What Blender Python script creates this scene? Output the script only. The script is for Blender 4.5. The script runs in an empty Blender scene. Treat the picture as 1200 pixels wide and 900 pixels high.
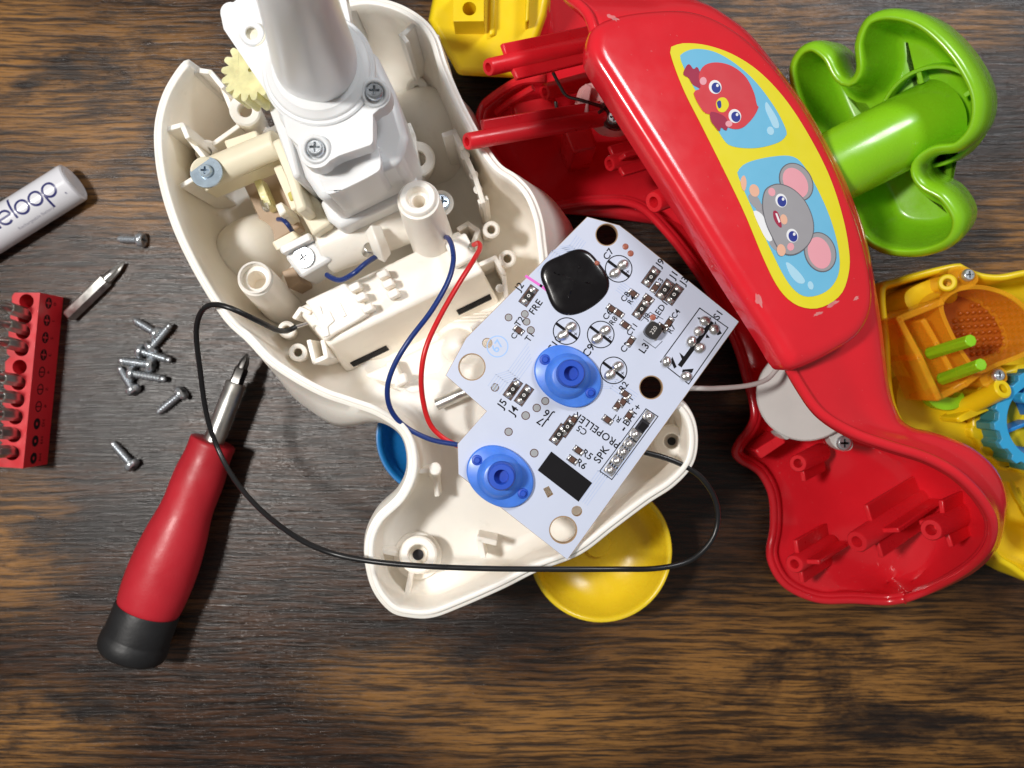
import bpy, math, random
import numpy as np
from mathutils import Vector, Matrix
from mathutils.geometry import tessellate_polygon, delaunay_2d_cdt

random.seed(7)
scene = bpy.context.scene
COL = scene.collection
H = 250.0          # camera height above the table, mm
F = 1000.0         # focal length in photo pixels (1200 wide)
S = 0.001          # mm -> m

# ------------------------------------------------------------------ camera
cam = bpy.data.cameras.new('camera')
cam_o = bpy.data.objects.new('camera', cam); COL.objects.link(cam_o)
cam_o.location = (0, 0, H * S)
cam.sensor_width = 36; cam.lens = 36 * F / 1200
cam.clip_start = 0.005; cam.clip_end = 20
cam.dof.use_dof = True
cam.dof.focus_distance = 0.187
cam.dof.aperture_fstop = 22
scene.camera = cam_o
scene.cycles.max_bounces = 14; scene.cycles.diffuse_bounces = 7

# ------------------------------------------------------------------ world, lamps, exposure
w = bpy.data.worlds.new('World'); scene.world = w; w.use_nodes = True
w.node_tree.nodes['Background'].inputs[0].default_value = (1.0, 0.965, 0.92, 1)
w.node_tree.nodes['Background'].inputs[1].default_value = 0.165

def area(name, loc, target, size, watts, col=(1, 1, 1), sy=None):
    l = bpy.data.lights.new(name, 'AREA'); l.energy = watts; l.color = col
    l.size = size * S
    if sy: l.shape = 'RECTANGLE'; l.size_y = sy * S
    o = bpy.data.objects.new(name, l); COL.objects.link(o)
    o.location = Vector(loc) * S
    o.rotation_euler = (Vector(target) - Vector(loc)).to_track_quat('-Z', 'Y').to_euler()
    return o
area('desk_lamp', (-215, 30, 460), (0, 0, 20), 46, 2.0, (1.0, 0.965, 0.92))
area('fill_light', (470, 560, 760), (40, 20, 0), 230, 4.6, (0.97, 0.98, 1.0))  # added fill that lifts the shaded right side; no such lamp is visible

vs = scene.view_settings
vs.view_transform = 'Standard'; vs.look = 'None'; vs.exposure = -0.08; vs.gamma = 1.0
vs.use_curve_mapping = False

# ------------------------------------------------------------------ geometry helpers (all in mm, world axes)
def P(px, py, z):
    """A point at height z above the table that the photo shows at pixel (px, py)."""
    k = (H - z) / F
    return Vector(((px - 600) * k, (450 - py) * k, z))

def on_plane(px, py, p0, n, lift=0.0):
    c = Vector((0, 0, H)); d = P(px, py, 0) - c
    t = (p0 - c).dot(n) / d.dot(n)
    return c + d * t + n * lift

def basis(w):
    w = w.normalized()
    a = Vector((0, 0, 1)) if abs(w.z) < 0.9 else Vector((1, 0, 0))
    u = a.cross(w).normalized()
    return u, w.cross(u), w

def cr(pts, n, closed=True):
    """Catmull-Rom resample to n evenly spaced points (any dimension)."""
    A = np.array([tuple(p) for p in pts], float); m = len(A); out = []
    segs = m if closed else m - 1
    for i in range(segs):
        if closed: p0, p1, p2, p3 = A[(i-1) % m], A[i], A[(i+1) % m], A[(i+2) % m]
        else: p0, p1, p2, p3 = A[max(i-1, 0)], A[i], A[i+1], A[min(i+2, m-1)]
        for t in np.linspace(0, 1, 16, endpoint=False):
            out.append(0.5*((2*p1)+(p2-p0)*t+(2*p0-5*p1+4*p2-p3)*t*t+(3*p1-p0-3*p2+p3)*t**3))
    out.append(A[0] if closed else A[-1])
    out = np.array(out)
    L = np.concatenate([[0], np.cumsum(np.linalg.norm(np.diff(out, axis=0), axis=1))])
    q = np.linspace(0, L[-1], n + 1)[:-1] if closed else np.linspace(0, L[-1], n)
    return np.stack([np.interp(q, L, out[:, k]) for k in range(A.shape[1])], 1)

def ccw(a):
    x, y = a[:, 0], a[:, 1]
    return a if np.sum(x*np.roll(y, -1)-np.roll(x, -1)*y) > 0 else a[::-1]

def inset2(a, d, sm=2):
    """Move a closed ccw outline inward by d (scalar or per-point)."""
    t = np.roll(a, -1, 0) - np.roll(a, 1, 0)
    nrm = np.stack([-t[:, 1], t[:, 0]], 1)
    nrm /= np.linalg.norm(nrm, axis=1)[:, None] + 1e-9
    for _ in range(sm):
        nrm = (np.roll(nrm, 1, 0) + 2*nrm + np.roll(nrm, -1, 0)) / 4
        nrm /= np.linalg.norm(nrm, axis=1)[:, None] + 1e-9
    d = np.asarray(d, float)
    return a + nrm * (d[:, None] if d.ndim else d)

class MB:
    def __init__(s): s.V = []; s.F = []
    def add(s, vs, fs):
        b = len(s.V); s.V += [Vector(v) for v in vs]; s.F += [tuple(i + b for i in f) for f in fs]; return s
    def rings(s, rs, cap0=False, cap1=False, closed=True):
        n = len(rs[0]); V = [v for r in rs for v in r]; Fc = []
        for k in range(len(rs) - 1):
            for i in range(n if closed else n - 1):
                j = (i + 1) % n
                Fc.append((k*n+i, k*n+j, (k+1)*n+j, (k+1)*n+i))
        if cap0: Fc.append(tuple(range(n))[::-1])
        if cap1: Fc.append(tuple((len(rs)-1)*n + i for i in range(n)))
        return s.add(V, Fc)
    def lathe(s, prof, o, axis, n=28, cap0=True, cap1=True, a0=0.0):
        u, v, w_ = basis(Vector(axis)); o = Vector(o)
        rs = [[o + w_*h + (u*math.cos(a0+2*math.pi*i/n) + v*math.sin(a0+2*math.pi*i/n))*max(r, 1e-3) for i in range(n)] for r, h in prof]
        return s.rings(rs, cap0, cap1)
    def cyl(s, p0, p1, r0, r1=None, n=24):
        p0, p1 = Vector(p0), Vector(p1); L = (p1-p0).length
        return s.lathe([(r0, 0), (r0 if r1 is None else r1, L)], p0, p1-p0, n)
    def boss(s, base, top, ro, ri, depth=6, rb=None, n=28, ch=0.35):
        """Hollow round post; open at the top end."""
        base, top = Vector(base), Vector(top); L = (top-base).length
        return s.lathe([(rb or ro, 0), (ro, L-ch), (ro-ch, L), (ri+ch*.5, L), (ri, L-ch*.5), (ri*.92, L-depth)], base, top-base, n)
    def loops(s, loops, fr, w0, w1):
        """Extrude 2D loops (first outer, then holes) in frame (o,u,v,w)."""
        o, u, v, w_ = fr
        ls = [ccw(np.array(l, float)) if i == 0 else ccw(np.array(l, float))[::-1] for i, l in enumerate(loops)]
        flat = [p for l in ls for p in l]; N = len(flat)
        tri = tessellate_polygon([[Vector((p[0], p[1], 0)) for p in l] for l in ls])
        V = [o+u*p[0]+v*p[1]+w_*w0 for p in flat] + [o+u*p[0]+v*p[1]+w_*w1 for p in flat]
        Fc = []
        for t in tri:
            a, b, c = (flat[i] for i in t)
            pos = (b[0]-a[0])*(c[1]-a[1])-(b[1]-a[1])*(c[0]-a[0]) > 0
            t = tuple(t) if pos else tuple(t)[::-1]
            Fc.append(tuple(i+N for i in t)); Fc.append(t[::-1])
        b = 0
        for l in ls:
            n = len(l)
            for i in range(n):
                j = (i+1) % n
                Fc.append((b+i, b+j, N+b+j, N+b+i))
            b += n
        return s.add(V, Fc)
    def plate(s, outline, z0, z1, holes=(), zref=None):
        """Vertical-sided plate; outline and holes in photo pixels at its top z1."""
        z = z1 if zref is None else zref
        ls = [[tuple(P(x, y, z)[:2]) for x, y in l] for l in [outline, *holes]]
        return s.loops(ls, (Vector((0, 0, 0)), Vector((1, 0, 0)), Vector((0, 1, 0)), Vector((0, 0, 1))), z0, z1)
    def box(s, c, u, v, w_):
        c, u, v, w_ = map(Vector, (c, u, v, w_))
        V = [c+u*a+v*b+w_*d for d in (-1, 1) for b in (-1, 1) for a in (-1, 1)]
        return s.add(V, [(0,2,3,1),(4,5,7,6),(0,1,5,4),(2,6,7,3),(0,4,6,2),(1,3,7,5)])
    def bar(s, p0, p1, th, up, h):
        """Straight bar p0->p1, thickness th across, extending h along -up from the line."""
        p0, p1, up = Vector(p0), Vector(p1), Vector(up).normalized()
        d = (p1-p0); x = d.cross(up).normalized()
        return s.box((p0+p1)/2 - up*h/2, d/2, x*th/2, up*h/2)
    def wall(s, pts, z1, z0, th):
        for a, b in zip(pts[:-1], pts[1:]):
            A, B = P(*a, z1), P(*b, z1); e = (B-A).normalized()*th*.35
            s.bar(A-e, B+e, th, (0, 0, 1), z1-z0)
        return s
    def tube(s, pts, r, n=10, samples=80, closed=False):
        A = cr(pts, samples, closed); m = len(A); rs = []; pu = None
        for i in range(m):
            t = Vector(A[(i+1) % m] - A[i-1]) if closed else Vector(A[min(i+1, m-1)] - A[max(i-1, 0)])
            t.normalize()
            if pu is None: u = basis(t)[0]
            else: u = (pu - t*pu.dot(t)).normalized()
            pu = u; v = t.cross(u); c = Vector(A[i])
            rs.append([c + (u*math.cos(2*math.pi*k/n)+v*math.sin(2*math.pi*k/n))*r for k in range(n)])
        if closed: rs.append(rs[0])
        return s.rings(rs, not closed, not closed)
    def blob(s, c, u, v, w_, n=14, m=6, low=0.0):
        """Half ellipsoid dome: u,v half-axes in the plane, w_ its height."""
        c, u, v, w_ = map(Vector, (c, u, v, w_)); rs = []
        for k in range(m):
            f = (math.pi/2)*k/(m-1)*0.97
            rs.append([c+(u*math.cos(2*math.pi*i/n)+v*math.sin(2*math.pi*i/n))*math.cos(f)+w_*math.sin(f) for i in range(n)])
        return s.rings(rs, False, True)
    def build(s, name, mat, parent=None, bevel=0.0, ang=38, seg=2, local=False, sub=0):
        me = bpy.data.meshes.new(name)
        off = Vector((0, 0, 0))
        if not local:
            q = parent
            while q is not None: off += q.location; q = q.parent
        me.from_pydata([tuple(v*S - off) for v in s.V], [], s.F)
        me.validate(); me.materials.append(M[mat])
        bm_fix(me)
        me.polygons.foreach_set('use_smooth', [True]*len(me.polygons))
        if ang: me.set_sharp_from_angle(angle=math.radians(ang))
        o = bpy.data.objects.new(name, me); COL.objects.link(o)
        if parent: o.parent = parent
        if bevel:
            b = o.modifiers.new('bevel', 'BEVEL'); b.width = bevel*S; b.segments = seg
            b.limit_method = 'ANGLE'; b.angle_limit = math.radians(40); b.use_clamp_overlap = True
        if sub:
            b = o.modifiers.new('subsurf', 'SUBSURF'); b.levels = sub; b.render_levels = sub
        return o
import bmesh
def bm_fix(me):
    bm = bmesh.new(); bm.from_mesh(me)
    bmesh.ops.recalc_face_normals(bm, faces=bm.faces[:]); bm.to_mesh(me); bm.free()

def thing(name, label, cat, loc=(0, 0, 0), group=None):
    o = bpy.data.objects.new(name, None); COL.objects.link(o)
    o.location = Vector(loc)*S; o.empty_display_size = 0.01
    return tag(o, label, cat, group)
def tag(o, label, cat, group=None):
    o['label'] = label; o['category'] = cat
    if group: o['group'] = group
    return o
def circ(cx, cy, r, n=28, ry=None, rot=0.0):
    ry = ry or r; c, s_ = math.cos(rot), math.sin(rot)
    return [(cx+r*math.cos(2*math.pi*i/n)*c-ry*math.sin(2*math.pi*i/n)*s_, cy+r*math.cos(2*math.pi*i/n)*s_+ry*math.sin(2*math.pi*i/n)*c) for i in range(n)]
def spl(pts, n=64, closed=True): return [tuple(p) for p in cr(pts, n, closed)]
def text_verts(body, size, spacing=1.0, bold=0.0):
    c = bpy.data.curves.new('t', 'FONT'); c.body = body; c.size = size; c.align_x = 'CENTER'; c.align_y = 'CENTER'
    c.space_character = spacing; c.resolution_u = 3; c.offset = size*bold
    o = bpy.data.objects.new('t', c); COL.objects.link(o)
    me = bpy.data.meshes.new_from_object(o)
    V = [v.co.copy() for v in me.vertices]; Fc = [tuple(p.vertices) for p in me.polygons]
    bpy.data.objects.remove(o); bpy.data.meshes.remove(me); bpy.data.curves.remove(c)
    return V, Fc

# ------------------------------------------------------------------ materials
M = {}
def mat(name, col, rough=0.4, metal=0.0, sss=0.0, sss_r=(1, .8, .7), coat=0.0, trans=0.0, vary=0.06, vscale=90, bump=0.0, bscale=900, ior=1.5, dirt=0.0, rvar=0.12, dust=0.0, alpha=1.0):
    m = bpy.data.materials.new(name); m.use_nodes = True; nt = m.node_tree; N = nt.nodes; L = nt.links
    b = N['Principled BSDF']
    b.inputs['Roughness'].default_value = rough; b.inputs['Metallic'].default_value = metal
    b.inputs['IOR'].default_value = ior
    if sss:
        b.inputs['Subsurface Weight'].default_value = sss; b.inputs['Subsurface Radius'].default_value = sss_r
        b.inputs['Subsurface Scale'].default_value = 0.0025
    if coat: b.inputs['Coat Weight'].default_value = coat; b.inputs['Coat Roughness'].default_value = 0.08
    if alpha < 1: b.inputs['Alpha'].default_value = alpha
    if trans: b.inputs['Transmission Weight'].default_value = trans
    tc = N.new('ShaderNodeTexCoord')
    nz = N.new('ShaderNodeTexNoise'); nz.inputs['Scale'].default_value = vscale; nz.inputs['Detail'].default_value = 5
    L.new(tc.outputs['Object'], nz.inputs['Vector'])
    mr = N.new('ShaderNodeMapRange'); mr.inputs[1].default_value = .3; mr.inputs[2].default_value = .7
    mr.inputs[3].default_value = 1-vary; mr.inputs[4].default_value = 1+vary
    L.new(nz.outputs['Fac'], mr.inputs[0])
    mx = N.new('ShaderNodeVectorMath'); mx.operation = 'SCALE'; mx.inputs[0].default_value = col[:3]
    L.new(mr.outputs[0], mx.inputs['Scale'])
    last = mx.outputs[0]
    if dirt:
        n2 = N.new('ShaderNodeTexNoise'); n2.inputs['Scale'].default_value = 420; n2.inputs['Detail'].default_value = 6
        L.new(tc.outputs['Object'], n2.inputs['Vector'])
        r2 = N.new('ShaderNodeMapRange'); r2.inputs[1].default_value = .62; r2.inputs[2].default_value = .8; r2.inputs[4].default_value = dirt
        L.new(n2.outputs['Fac'], r2.inputs[0])
        mm = N.new('ShaderNodeMix'); mm.data_type = 'RGBA'; mm.inputs[7].default_value = (.22, .17, .12, 1)
        L.new(r2.outputs[0], mm.inputs[0]); L.new(last, mm.inputs[6]); last = mm.outputs[2]
    if dust:
        n5 = N.new('ShaderNodeTexNoise'); n5.inputs['Scale'].default_value = 1500; n5.inputs['Detail'].default_value = 2
        L.new(tc.outputs['Object'], n5.inputs['Vector'])
        n6 = N.new('ShaderNodeTexNoise'); n6.inputs['Scale'].default_value = 70; n6.inputs['Detail'].default_value = 3
        L.new(tc.outputs['Object'], n6.inputs['Vector'])
        r6 = N.new('ShaderNodeMapRange'); r6.inputs[1].default_value = .45; r6.inputs[2].default_value = .75; r6.inputs[3].default_value = .77; r6.inputs[4].default_value = .70
        L.new(n6.outputs['Fac'], r6.inputs[0])
        g5 = N.new('ShaderNodeMath'); g5.operation = 'GREATER_THAN'; L.new(n5.outputs['Fac'], g5.inputs[0]); L.new(r6.outputs[0], g5.inputs[1])
        g6 = N.new('ShaderNodeMath'); g6.operation = 'MULTIPLY'; L.new(g5.outputs[0], g6.inputs[0]); g6.inputs[1].default_value = dust
        m5 = N.new('ShaderNodeMix'); m5.data_type = 'RGBA'; m5.inputs[7].default_value = (.7, .66, .62, 1)
        L.new(g6.outputs[0], m5.inputs[0]); L.new(last, m5.inputs[6]); last = m5.outputs[2]
    L.new(last, b.inputs['Base Color'])
    if rvar:
        n3 = N.new('ShaderNodeTexNoise'); n3.inputs['Scale'].default_value = 260; n3.inputs['Detail'].default_value = 6
        L.new(tc.outputs['Object'], n3.inputs['Vector'])
        r3 = N.new('ShaderNodeMapRange'); r3.inputs[1].default_value = .35; r3.inputs[2].default_value = .75
        r3.inputs[3].default_value = max(rough-rvar*.4, .03); r3.inputs[4].default_value = rough+rvar
        L.new(n3.outputs['Fac'], r3.inputs[0]); L.new(r3.outputs[0], b.inputs['Roughness'])
    if bump:
        n4 = N.new('ShaderNodeTexNoise'); n4.inputs['Scale'].default_value = bscale; n4.inputs['Detail'].default_value = 3
        L.new(tc.outputs['Object'], n4.inputs['Vector'])
        bp = N.new('ShaderNodeBump'); bp.inputs['Strength'].default_value = bump; bp.inputs['Distance'].default_value = 0.0003
        L.new(n4.outputs['Fac'], bp.inputs['Height']); L.new(bp.outputs[0], b.inputs['Normal'])
    M[name] = m; return m
mat('white_shell', (.95, .90, .825), .34, sss=.36, vary=.035, dirt=.10, bump=.03)
mat('cream', (.87, .80, .62), .34, sss=.2, vary=.04)
mat('nylon', (.82, .825, .83), .32, sss=.35, vary=.01, rvar=0)
mat('nylon_gear', (.84, .80, .44), .2, sss=.4, vary=.16, vscale=350, bump=.5, bscale=700)
mat('grease', (.80, .72, .22), .12, trans=.3, vary=.1)
mat('tan_board', (.42, .30, .20), .5)
mat('red', (.72, .016, .028), .20, coat=.3, sss=.05, sss_r=(1, .2, .2), vary=.04, rvar=.05, dust=.12)
mat('red_in', (.72, .014, .024), .32, sss=.08, sss_r=(1, .2, .2), vary=.05)
mat('yellow', (.84, .62, .008), .33, vary=.05)
mat('yellow_print', (.80, .70, .015), .4, vary=.02)
mat('amber', (.82, .58, .02), .25, sss=.3, vary=.05)
mat('green', (.255, .60, .012), .25, coat=.25, sss=.08, vary=.05)
mat('orange_clear', (1.0, .46, .02), .10, alpha=.42, vary=.03, rvar=.05)
mat('orange_deep', (.42, .10, .008), .2)
mat('blue_plastic', (.015, .22, .58), .3, vary=.04)
mat('lightblue', (.035, .36, .66), .35)
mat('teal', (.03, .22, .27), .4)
mat('silicone', (.075, .24, .85), .34, sss=.25, sss_r=(.2, .4, 1), vary=.08, vscale=400, trans=.12)
mat('silicone_dark', (.014, .075, .50), .4, vary=.05)
mat('pcb', (.56, .61, .75), .34, vary=.02, vscale=60, rvar=.08)
mat('pcb_trace', (.46, .54, .74), .3, vary=.02)
mat('pcb_edge', (.34, .22, .12), .6)
mat('ink', (.008, .0075, .009), .6, vary=0)
mat('ink_soft', (.03, .03, .035), .5, vary=0)
mat('epoxy', (.006, .005, .006), .2, coat=.2, vary=.3, bump=.15, bscale=250)
mat('solder', (.72, .70, .68), .28, metal=.9, vary=.12, vscale=700, bump=.3, bscale=900)
mat('chip', (.02, .018, .018), .35)
mat('chip_brown', (.10, .045, .03), .4)
mat('copper', (.36, .11, .07), .4)
mat('via_grey', (.33, .34, .35), .5)
mat('magenta', (.72, .14, .55), .4)
mat('stamp', (.30, .50, .86), .5)
mat('steel', (.66, .65, .62), .33, metal=1, vary=.1, vscale=500)
mat('zinc', (.64, .68, .72), .26, metal=.8, vary=.12, vscale=600)
mat('zinc_blue', (.50, .62, .74), .25, metal=.45, vary=.12, vscale=600)
mat('dark_steel', (.12, .115, .11), .3, metal=1)
mat('white_paint', (.85, .85, .84), .3, vary=.02)
mat('grip_red', (.48, .016, .028), .42, vary=.06, bump=.12, bscale=1600)
mat('grip_black', (.010, .010, .011), .5, vary=.2, bump=.15, bscale=1200)
mat('holder_red', (.55, .014, .022), .35, vary=.06)
mat('wire_black', (.010, .010, .011), .32, vary=.2)
mat('wire_blue', (.008, .030, .17), .32)
mat('wire_red', (.60, .012, .015), .32)
mat('wire_white', (.78, .77, .75), .35)
mat('battery', (.70, .70, .74), .2, coat=.3, vary=.015)
mat('navy', (.02, .022, .13), .35, vary=0)
mat('grey_ink', (.35, .35, .42), .5, vary=0)
mat('pink_clear', (.80, .42, .42), .3, sss=.3)
mat('speaker_grey', (.62, .60, .58), .5)
mat('glue_glare', (.85, .82, .80), .3, alpha=.14, vary=.2, vscale=500)
mat('print_blue', (.16, .50, .74), .4, vary=.02)
mat('print_pale', (.42, .70, .86), .4, vary=0)
mat('print_red', (.66, .045, .06), .4, vary=.02)
mat('print_dkred', (.36, .015, .06), .4, vary=0)
mat('print_grey', (.34, .33, .35), .4, vary=.02)
mat('print_dkgrey', (.13, .13, .15), .4, vary=0)
mat('print_pink', (.82, .36, .42), .4, vary=0)
mat('print_skin', (.82, .46, .32), .4, vary=0)
mat('print_white', (.85, .86, .88), .4, vary=0)
mat('print_navy', (.02, .035, .28), .4, vary=0)

for n_ in ('ink', 'ink_soft'): M[n_].node_tree.nodes['Principled BSDF'].inputs['Specular IOR Level'].default_value = .12
M['epoxy'].node_tree.nodes['Principled BSDF'].inputs['Specular IOR Level'].default_value = .35
def wood():
    m = bpy.data.materials.new('wood'); m.use_nodes = True; nt = m.node_tree; N = nt.nodes; L = nt.links
    b = N['Principled BSDF']
    g = N.new('ShaderNodeNewGeometry')
    mm = N.new('ShaderNodeVectorMath'); mm.operation = 'SCALE'; mm.inputs['Scale'].default_value = 1000
    L.new(g.outputs['Position'], mm.inputs[0])
    def noise(sx, sy, det, rough, src=mm.outputs[0], dist=0.0, off=(0, 0, 0)):
        mp = N.new('ShaderNodeMapping'); mp.inputs['Scale'].default_value = (sx, sy, 1); mp.inputs['Location'].default_value = off
        L.new(src, mp.inputs['Vector'])
        n = N.new('ShaderNodeTexNoise'); n.inputs['Scale'].default_value = 1; n.inputs['Detail'].default_value = det
        n.inputs['Roughness'].default_value = rough; n.inputs['Distortion'].default_value = dist
        L.new(mp.outputs[0], n.inputs['Vector']); return n
    def rng(src, a, b_, c=0.0, d=1.0):
        r = N.new('ShaderNodeMapRange'); r.interpolation_type = 'SMOOTHSTEP'
        for i, v in enumerate((a, b_, c, d)): r.inputs[i+1].default_value = v
        L.new(src, r.inputs[0]); return r.outputs[0]
    def mth(op, a, c):
        n = N.new('ShaderNodeMath'); n.operation = op
        for i, v in enumerate((a, c)):
            if isinstance(v, (int, float)): n.inputs[i].default_value = v
            else: L.new(v, n.inputs[i])
        return n.outputs[0]
    def mix(f, a, c):
        n = N.new('ShaderNodeMix'); n.data_type = 'RGBA'
        for i, v in ((0, f), (6, a), (7, c)):
            if isinstance(v, tuple): n.inputs[i].default_value = (*v, 1)
            else: L.new(v, n.inputs[i])
        return n.outputs[2]
    wn = noise(.018, .03, 3, .5)
    wv = N.new('ShaderNodeVectorMath'); wv.operation = 'MULTIPLY_ADD'
    L.new(wn.outputs['Color'], wv.inputs[0]); wv.inputs[1].default_value = (10, 4.5, 0); L.new(mm.outputs[0], wv.inputs[2])
    W = wv.outputs[0]
    streak = noise(.038, .80, 8, .70, W)
    fine = noise(.085, 2.3, 5, .64, W, .25)
    blotch = noise(.014, .032, 6, .62, W, .5, (3.1, 7.7, 0))
    speck = noise(.16, .55, 6, .7, W, .4, (9, 2, 0))
    # where the plank itself is golden (its own colour figure)
    gold = None
    for (px, py, rx, ry) in [(120, 110, 190, 125), (20, 60, 90, 120), (200, 220, 120, 70), (900, 30, 110, 60), (1170, 290, 110, 90), (960, 790, 300, 120), (640, 850, 200, 60),
                             (20, 640, 75, 90), (1130, 850, 230, 70), (470, 800, 120, 50), (30, 860, 120, 60), (560, 20, 90, 50), (1120, 30, 80, 40)]:
        c = P(px, py, 0)
        s1 = N.new('ShaderNodeVectorMath'); s1.operation = 'SUBTRACT'; L.new(W, s1.inputs[0]); s1.inputs[1].default_value = (c.x+5, c.y+2.2, 0)
        s2 = N.new('ShaderNodeVectorMath'); s2.operation = 'MULTIPLY'; L.new(s1.outputs[0], s2.inputs[0]); s2.inputs[1].default_value = (4/rx, 4/ry, 0)
        s3 = N.new('ShaderNodeVectorMath'); s3.operation = 'LENGTH'; L.new(s2.outputs[0], s3.inputs[0])
        v = rng(s3.outputs['Value'], 0.25, 1.35, 1, 0)
        gold = v if gold is None else mth('MAXIMUM', gold, v)
    gf = mth('MULTIPLY', gold, rng(mth('ADD', mth('MULTIPLY', blotch.outputs['Fac'], .62), mth('MULTIPLY', speck.outputs['Fac'], .48)), .39, .56))
    base = mix(rng(streak.outputs['Fac'], .40, .60), (.0055, .003, .002), (.062, .0255, .0105))
    goldc = mix(rng(streak.outputs['Fac'], .41, .56), (.040, .0175, .005), (.275, .126, .028))
    col = mix(gf, base, goldc)
    dk = rng(blotch.outputs['Fac'], .50, .36, 0, .80)
    col = mix(dk, col, (.007, .005, .005))
    pore = rng(fine.outputs['Fac'], .47, .39, 0, .78)
    col = mix(pore, col, (.007, .0045, .0035))
    L.new(col, b.inputs['Base Color'])
    L.new(mth('ADD', rng(fine.outputs['Fac'], .35, .65, .38, .21), mth('MULTIPLY', gf, .10)), b.inputs['Roughness'])
    b.inputs['Specular IOR Level'].default_value = .5
    hgt = mth('ADD', mth('MULTIPLY', fine.outputs['Fac'], .8), mth('MULTIPLY', streak.outputs['Fac'], 1.2))
    bp = N.new('ShaderNodeBump'); bp.inputs['Strength'].default_value = .45; bp.inputs['Distance'].default_value = 0.0003
    L.new(hgt, bp.inputs['Height']); L.new(bp.outputs[0], b.inputs['Normal'])
    M['wood'] = m
wood()

# ------------------------------------------------------------------ the table
t = MB().box((0, 0, -10), (330, 0, 0), (0, 270, 0), (0, 0, 10)).build('table', 'wood', None, bevel=2)
t['kind'] = 'structure'
# ------------------------------------------------------------------ white toy half-shell
ZR = 55.0
RIM = [(395,2),(430,-4),(465,3),(495,20),(513,42),(524,75),(541,115),(562,155),(585,190),(606,205),(624,225),(636,255),(641,290),(646,330),
       (656,380),(668,430),(690,476),(728,490),(765,478),(795,469),(812,486),(818,515),(812,545),(790,570),(760,590),(720,620),(680,650),(630,670),(590,690),(540,712),
       (507,724),(480,724),(457,717),(437,693),(428,662),(428,631),(440,604),(466,578),(478,547),(471,511),(444,489),(409,476),(380,466),
       (347,449),(313,426),(288,400),(262,375),(230,325),(203,270),(186,215),(180,165),(184,128),(198,94),(222,67),(246,84),(274,108),(300,84),(330,36),(360,10)]
shell = thing('toy_shell_half', 'large creamy white plastic toy half shell lying open, screw posts and ribs inside', 'toy shell', P(400, 250, 0))
def build_shell():
    N = 420
    px = cr(RIM, N)
    k = (H-ZR)/F
    a = np.stack([(px[:, 0]-600)*k, (450-px[:, 1])*k], 1)
    if np.sum(a[:, 0]*np.roll(a[:, 1], -1)-np.roll(a[:, 0], -1)*a[:, 1]) < 0: a = a[::-1]; px = px[::-1]
    X, Y = px[:, 0], px[:, 1]
    sst = lambda e0, e1, v: (lambda t: t*t*(3-2*t))(np.clip((v-e0)/(e1-e0), 0, 1))
    def depth_xy(x, y):                       # pixel coords -> shell depth
        tail = sst(385, 455, y + .5*(x-480))
        return 53.5*(1-tail) + 19*tail
    D = depth_xy(X, Y)
    tail = (53.5-D)/(53.5-19)
    cut = sst(218, 236, X)*(1-sst(372, 396, X))*(Y < 130)           # the gap in the back wall
    cut = cut*27
    g = lambda cx, cy, s: np.exp(-((X-cx)**2+(Y-cy)**2)/(2*s*s))
    bulge = 1.2 + 6.0*g(352, 455, 40) + 2.5*g(400, 476, 25) + 8.0*g(632, 262, 40)
    insc = 1 - .45*tail
    rs = []
    def ring(ins, z): 
        q = inset2(a, ins, 3); rs.append([Vector((q[i, 0], q[i, 1], float(z[i]))) for i in range(N)])
    R = ZR - cut
    Dd = np.maximum(D - cut, 6)
    zb = R - Dd
    ring(10*insc, zb); ring(5*insc, zb+.02*Dd); ring(1.5*insc-bulge*.25, zb+.12*Dd); ring(-bulge*.75, zb+.32*Dd); ring(-bulge, zb+.52*Dd)
    ring(-bulge*.75, zb+.74*Dd); ring(-bulge*.28, zb+.92*Dd); ring(-.05+0*D, R-.8); ring(0.0+0*D, R-.15); ring(.15+0*D, R); ring(.95+0*D, R); ring(1.02+0*D, R+.75); ring(1.2+0*D, R+.9); ring(2.0+0*D, R+.9); ring(2.2+0*D, R+.7)
    Dd = Dd*(1-.32*(1-tail))
    ring(2.3-.1*bulge, R-.12*Dd); ring(2.5-.35*bulge, R-.35*Dd); ring(2.9-.45*bulge, R-.6*Dd); ring(3.8*insc-.2*bulge, R-.8*Dd); ring(5.4*insc, R-.9*Dd); ring(8.0*insc, R-.945*Dd); ring(11*insc, R-.955*Dd)
    mb = MB().rings(rs)
    b0 = len(mb.V) - N
    # floor: constrained triangulation with inner points
    q = np.array([(v.x, v.y) for v in rs[-1]])
    pts = [Vector(p) for p in q]
    gx, gy = np.meshgrid(np.arange(-85, 45, 4.), np.arange(-55, 92, 4.))
    from math import inf
    def inside(p):
        x, y = p; xs, ys = q[:, 0], q[:, 1]; x2, y2 = np.roll(xs, -1), np.roll(ys, -1)
        c = ((ys > y) != (y2 > y)) & (x < (x2-xs)*(y-ys)/(y2-ys+1e-12)+xs)
        return c.sum() % 2 == 1 and np.min((xs-x)**2+(ys-y)**2) > 4
    inner = [Vector((x, y)) for x, y in zip(gx.ravel(), gy.ravel()) if inside((x, y))]
    res = delaunay_2d_cdt(pts+inner, [], [list(range(N))], 1, 1e-4)
    V, Fc = res[0], res[2]
    def fz(v):
        kk = (H-30)/F
        x, y = v.x/((H-ZR)/F)+600, 450-v.y/((H-ZR)/F)
        d = float(depth_xy(np.array(x), np.array(y))); d *= 1-.32*(53.5-d)/(53.5-19)*0-.32*(1-(53.5-d)/(53.5-19)); return ZR-.955*d
    zz = {}
    for i, v in enumerate(V):
        o = res[3][i]
        idx = [j for j in o if j < N]
        zz[i] = rs[-1][idx[0]].z if idx else fz(v)
    mb.add([Vector((v.x, v.y, zz[i])) for i, v in enumerate(V)], Fc)
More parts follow.
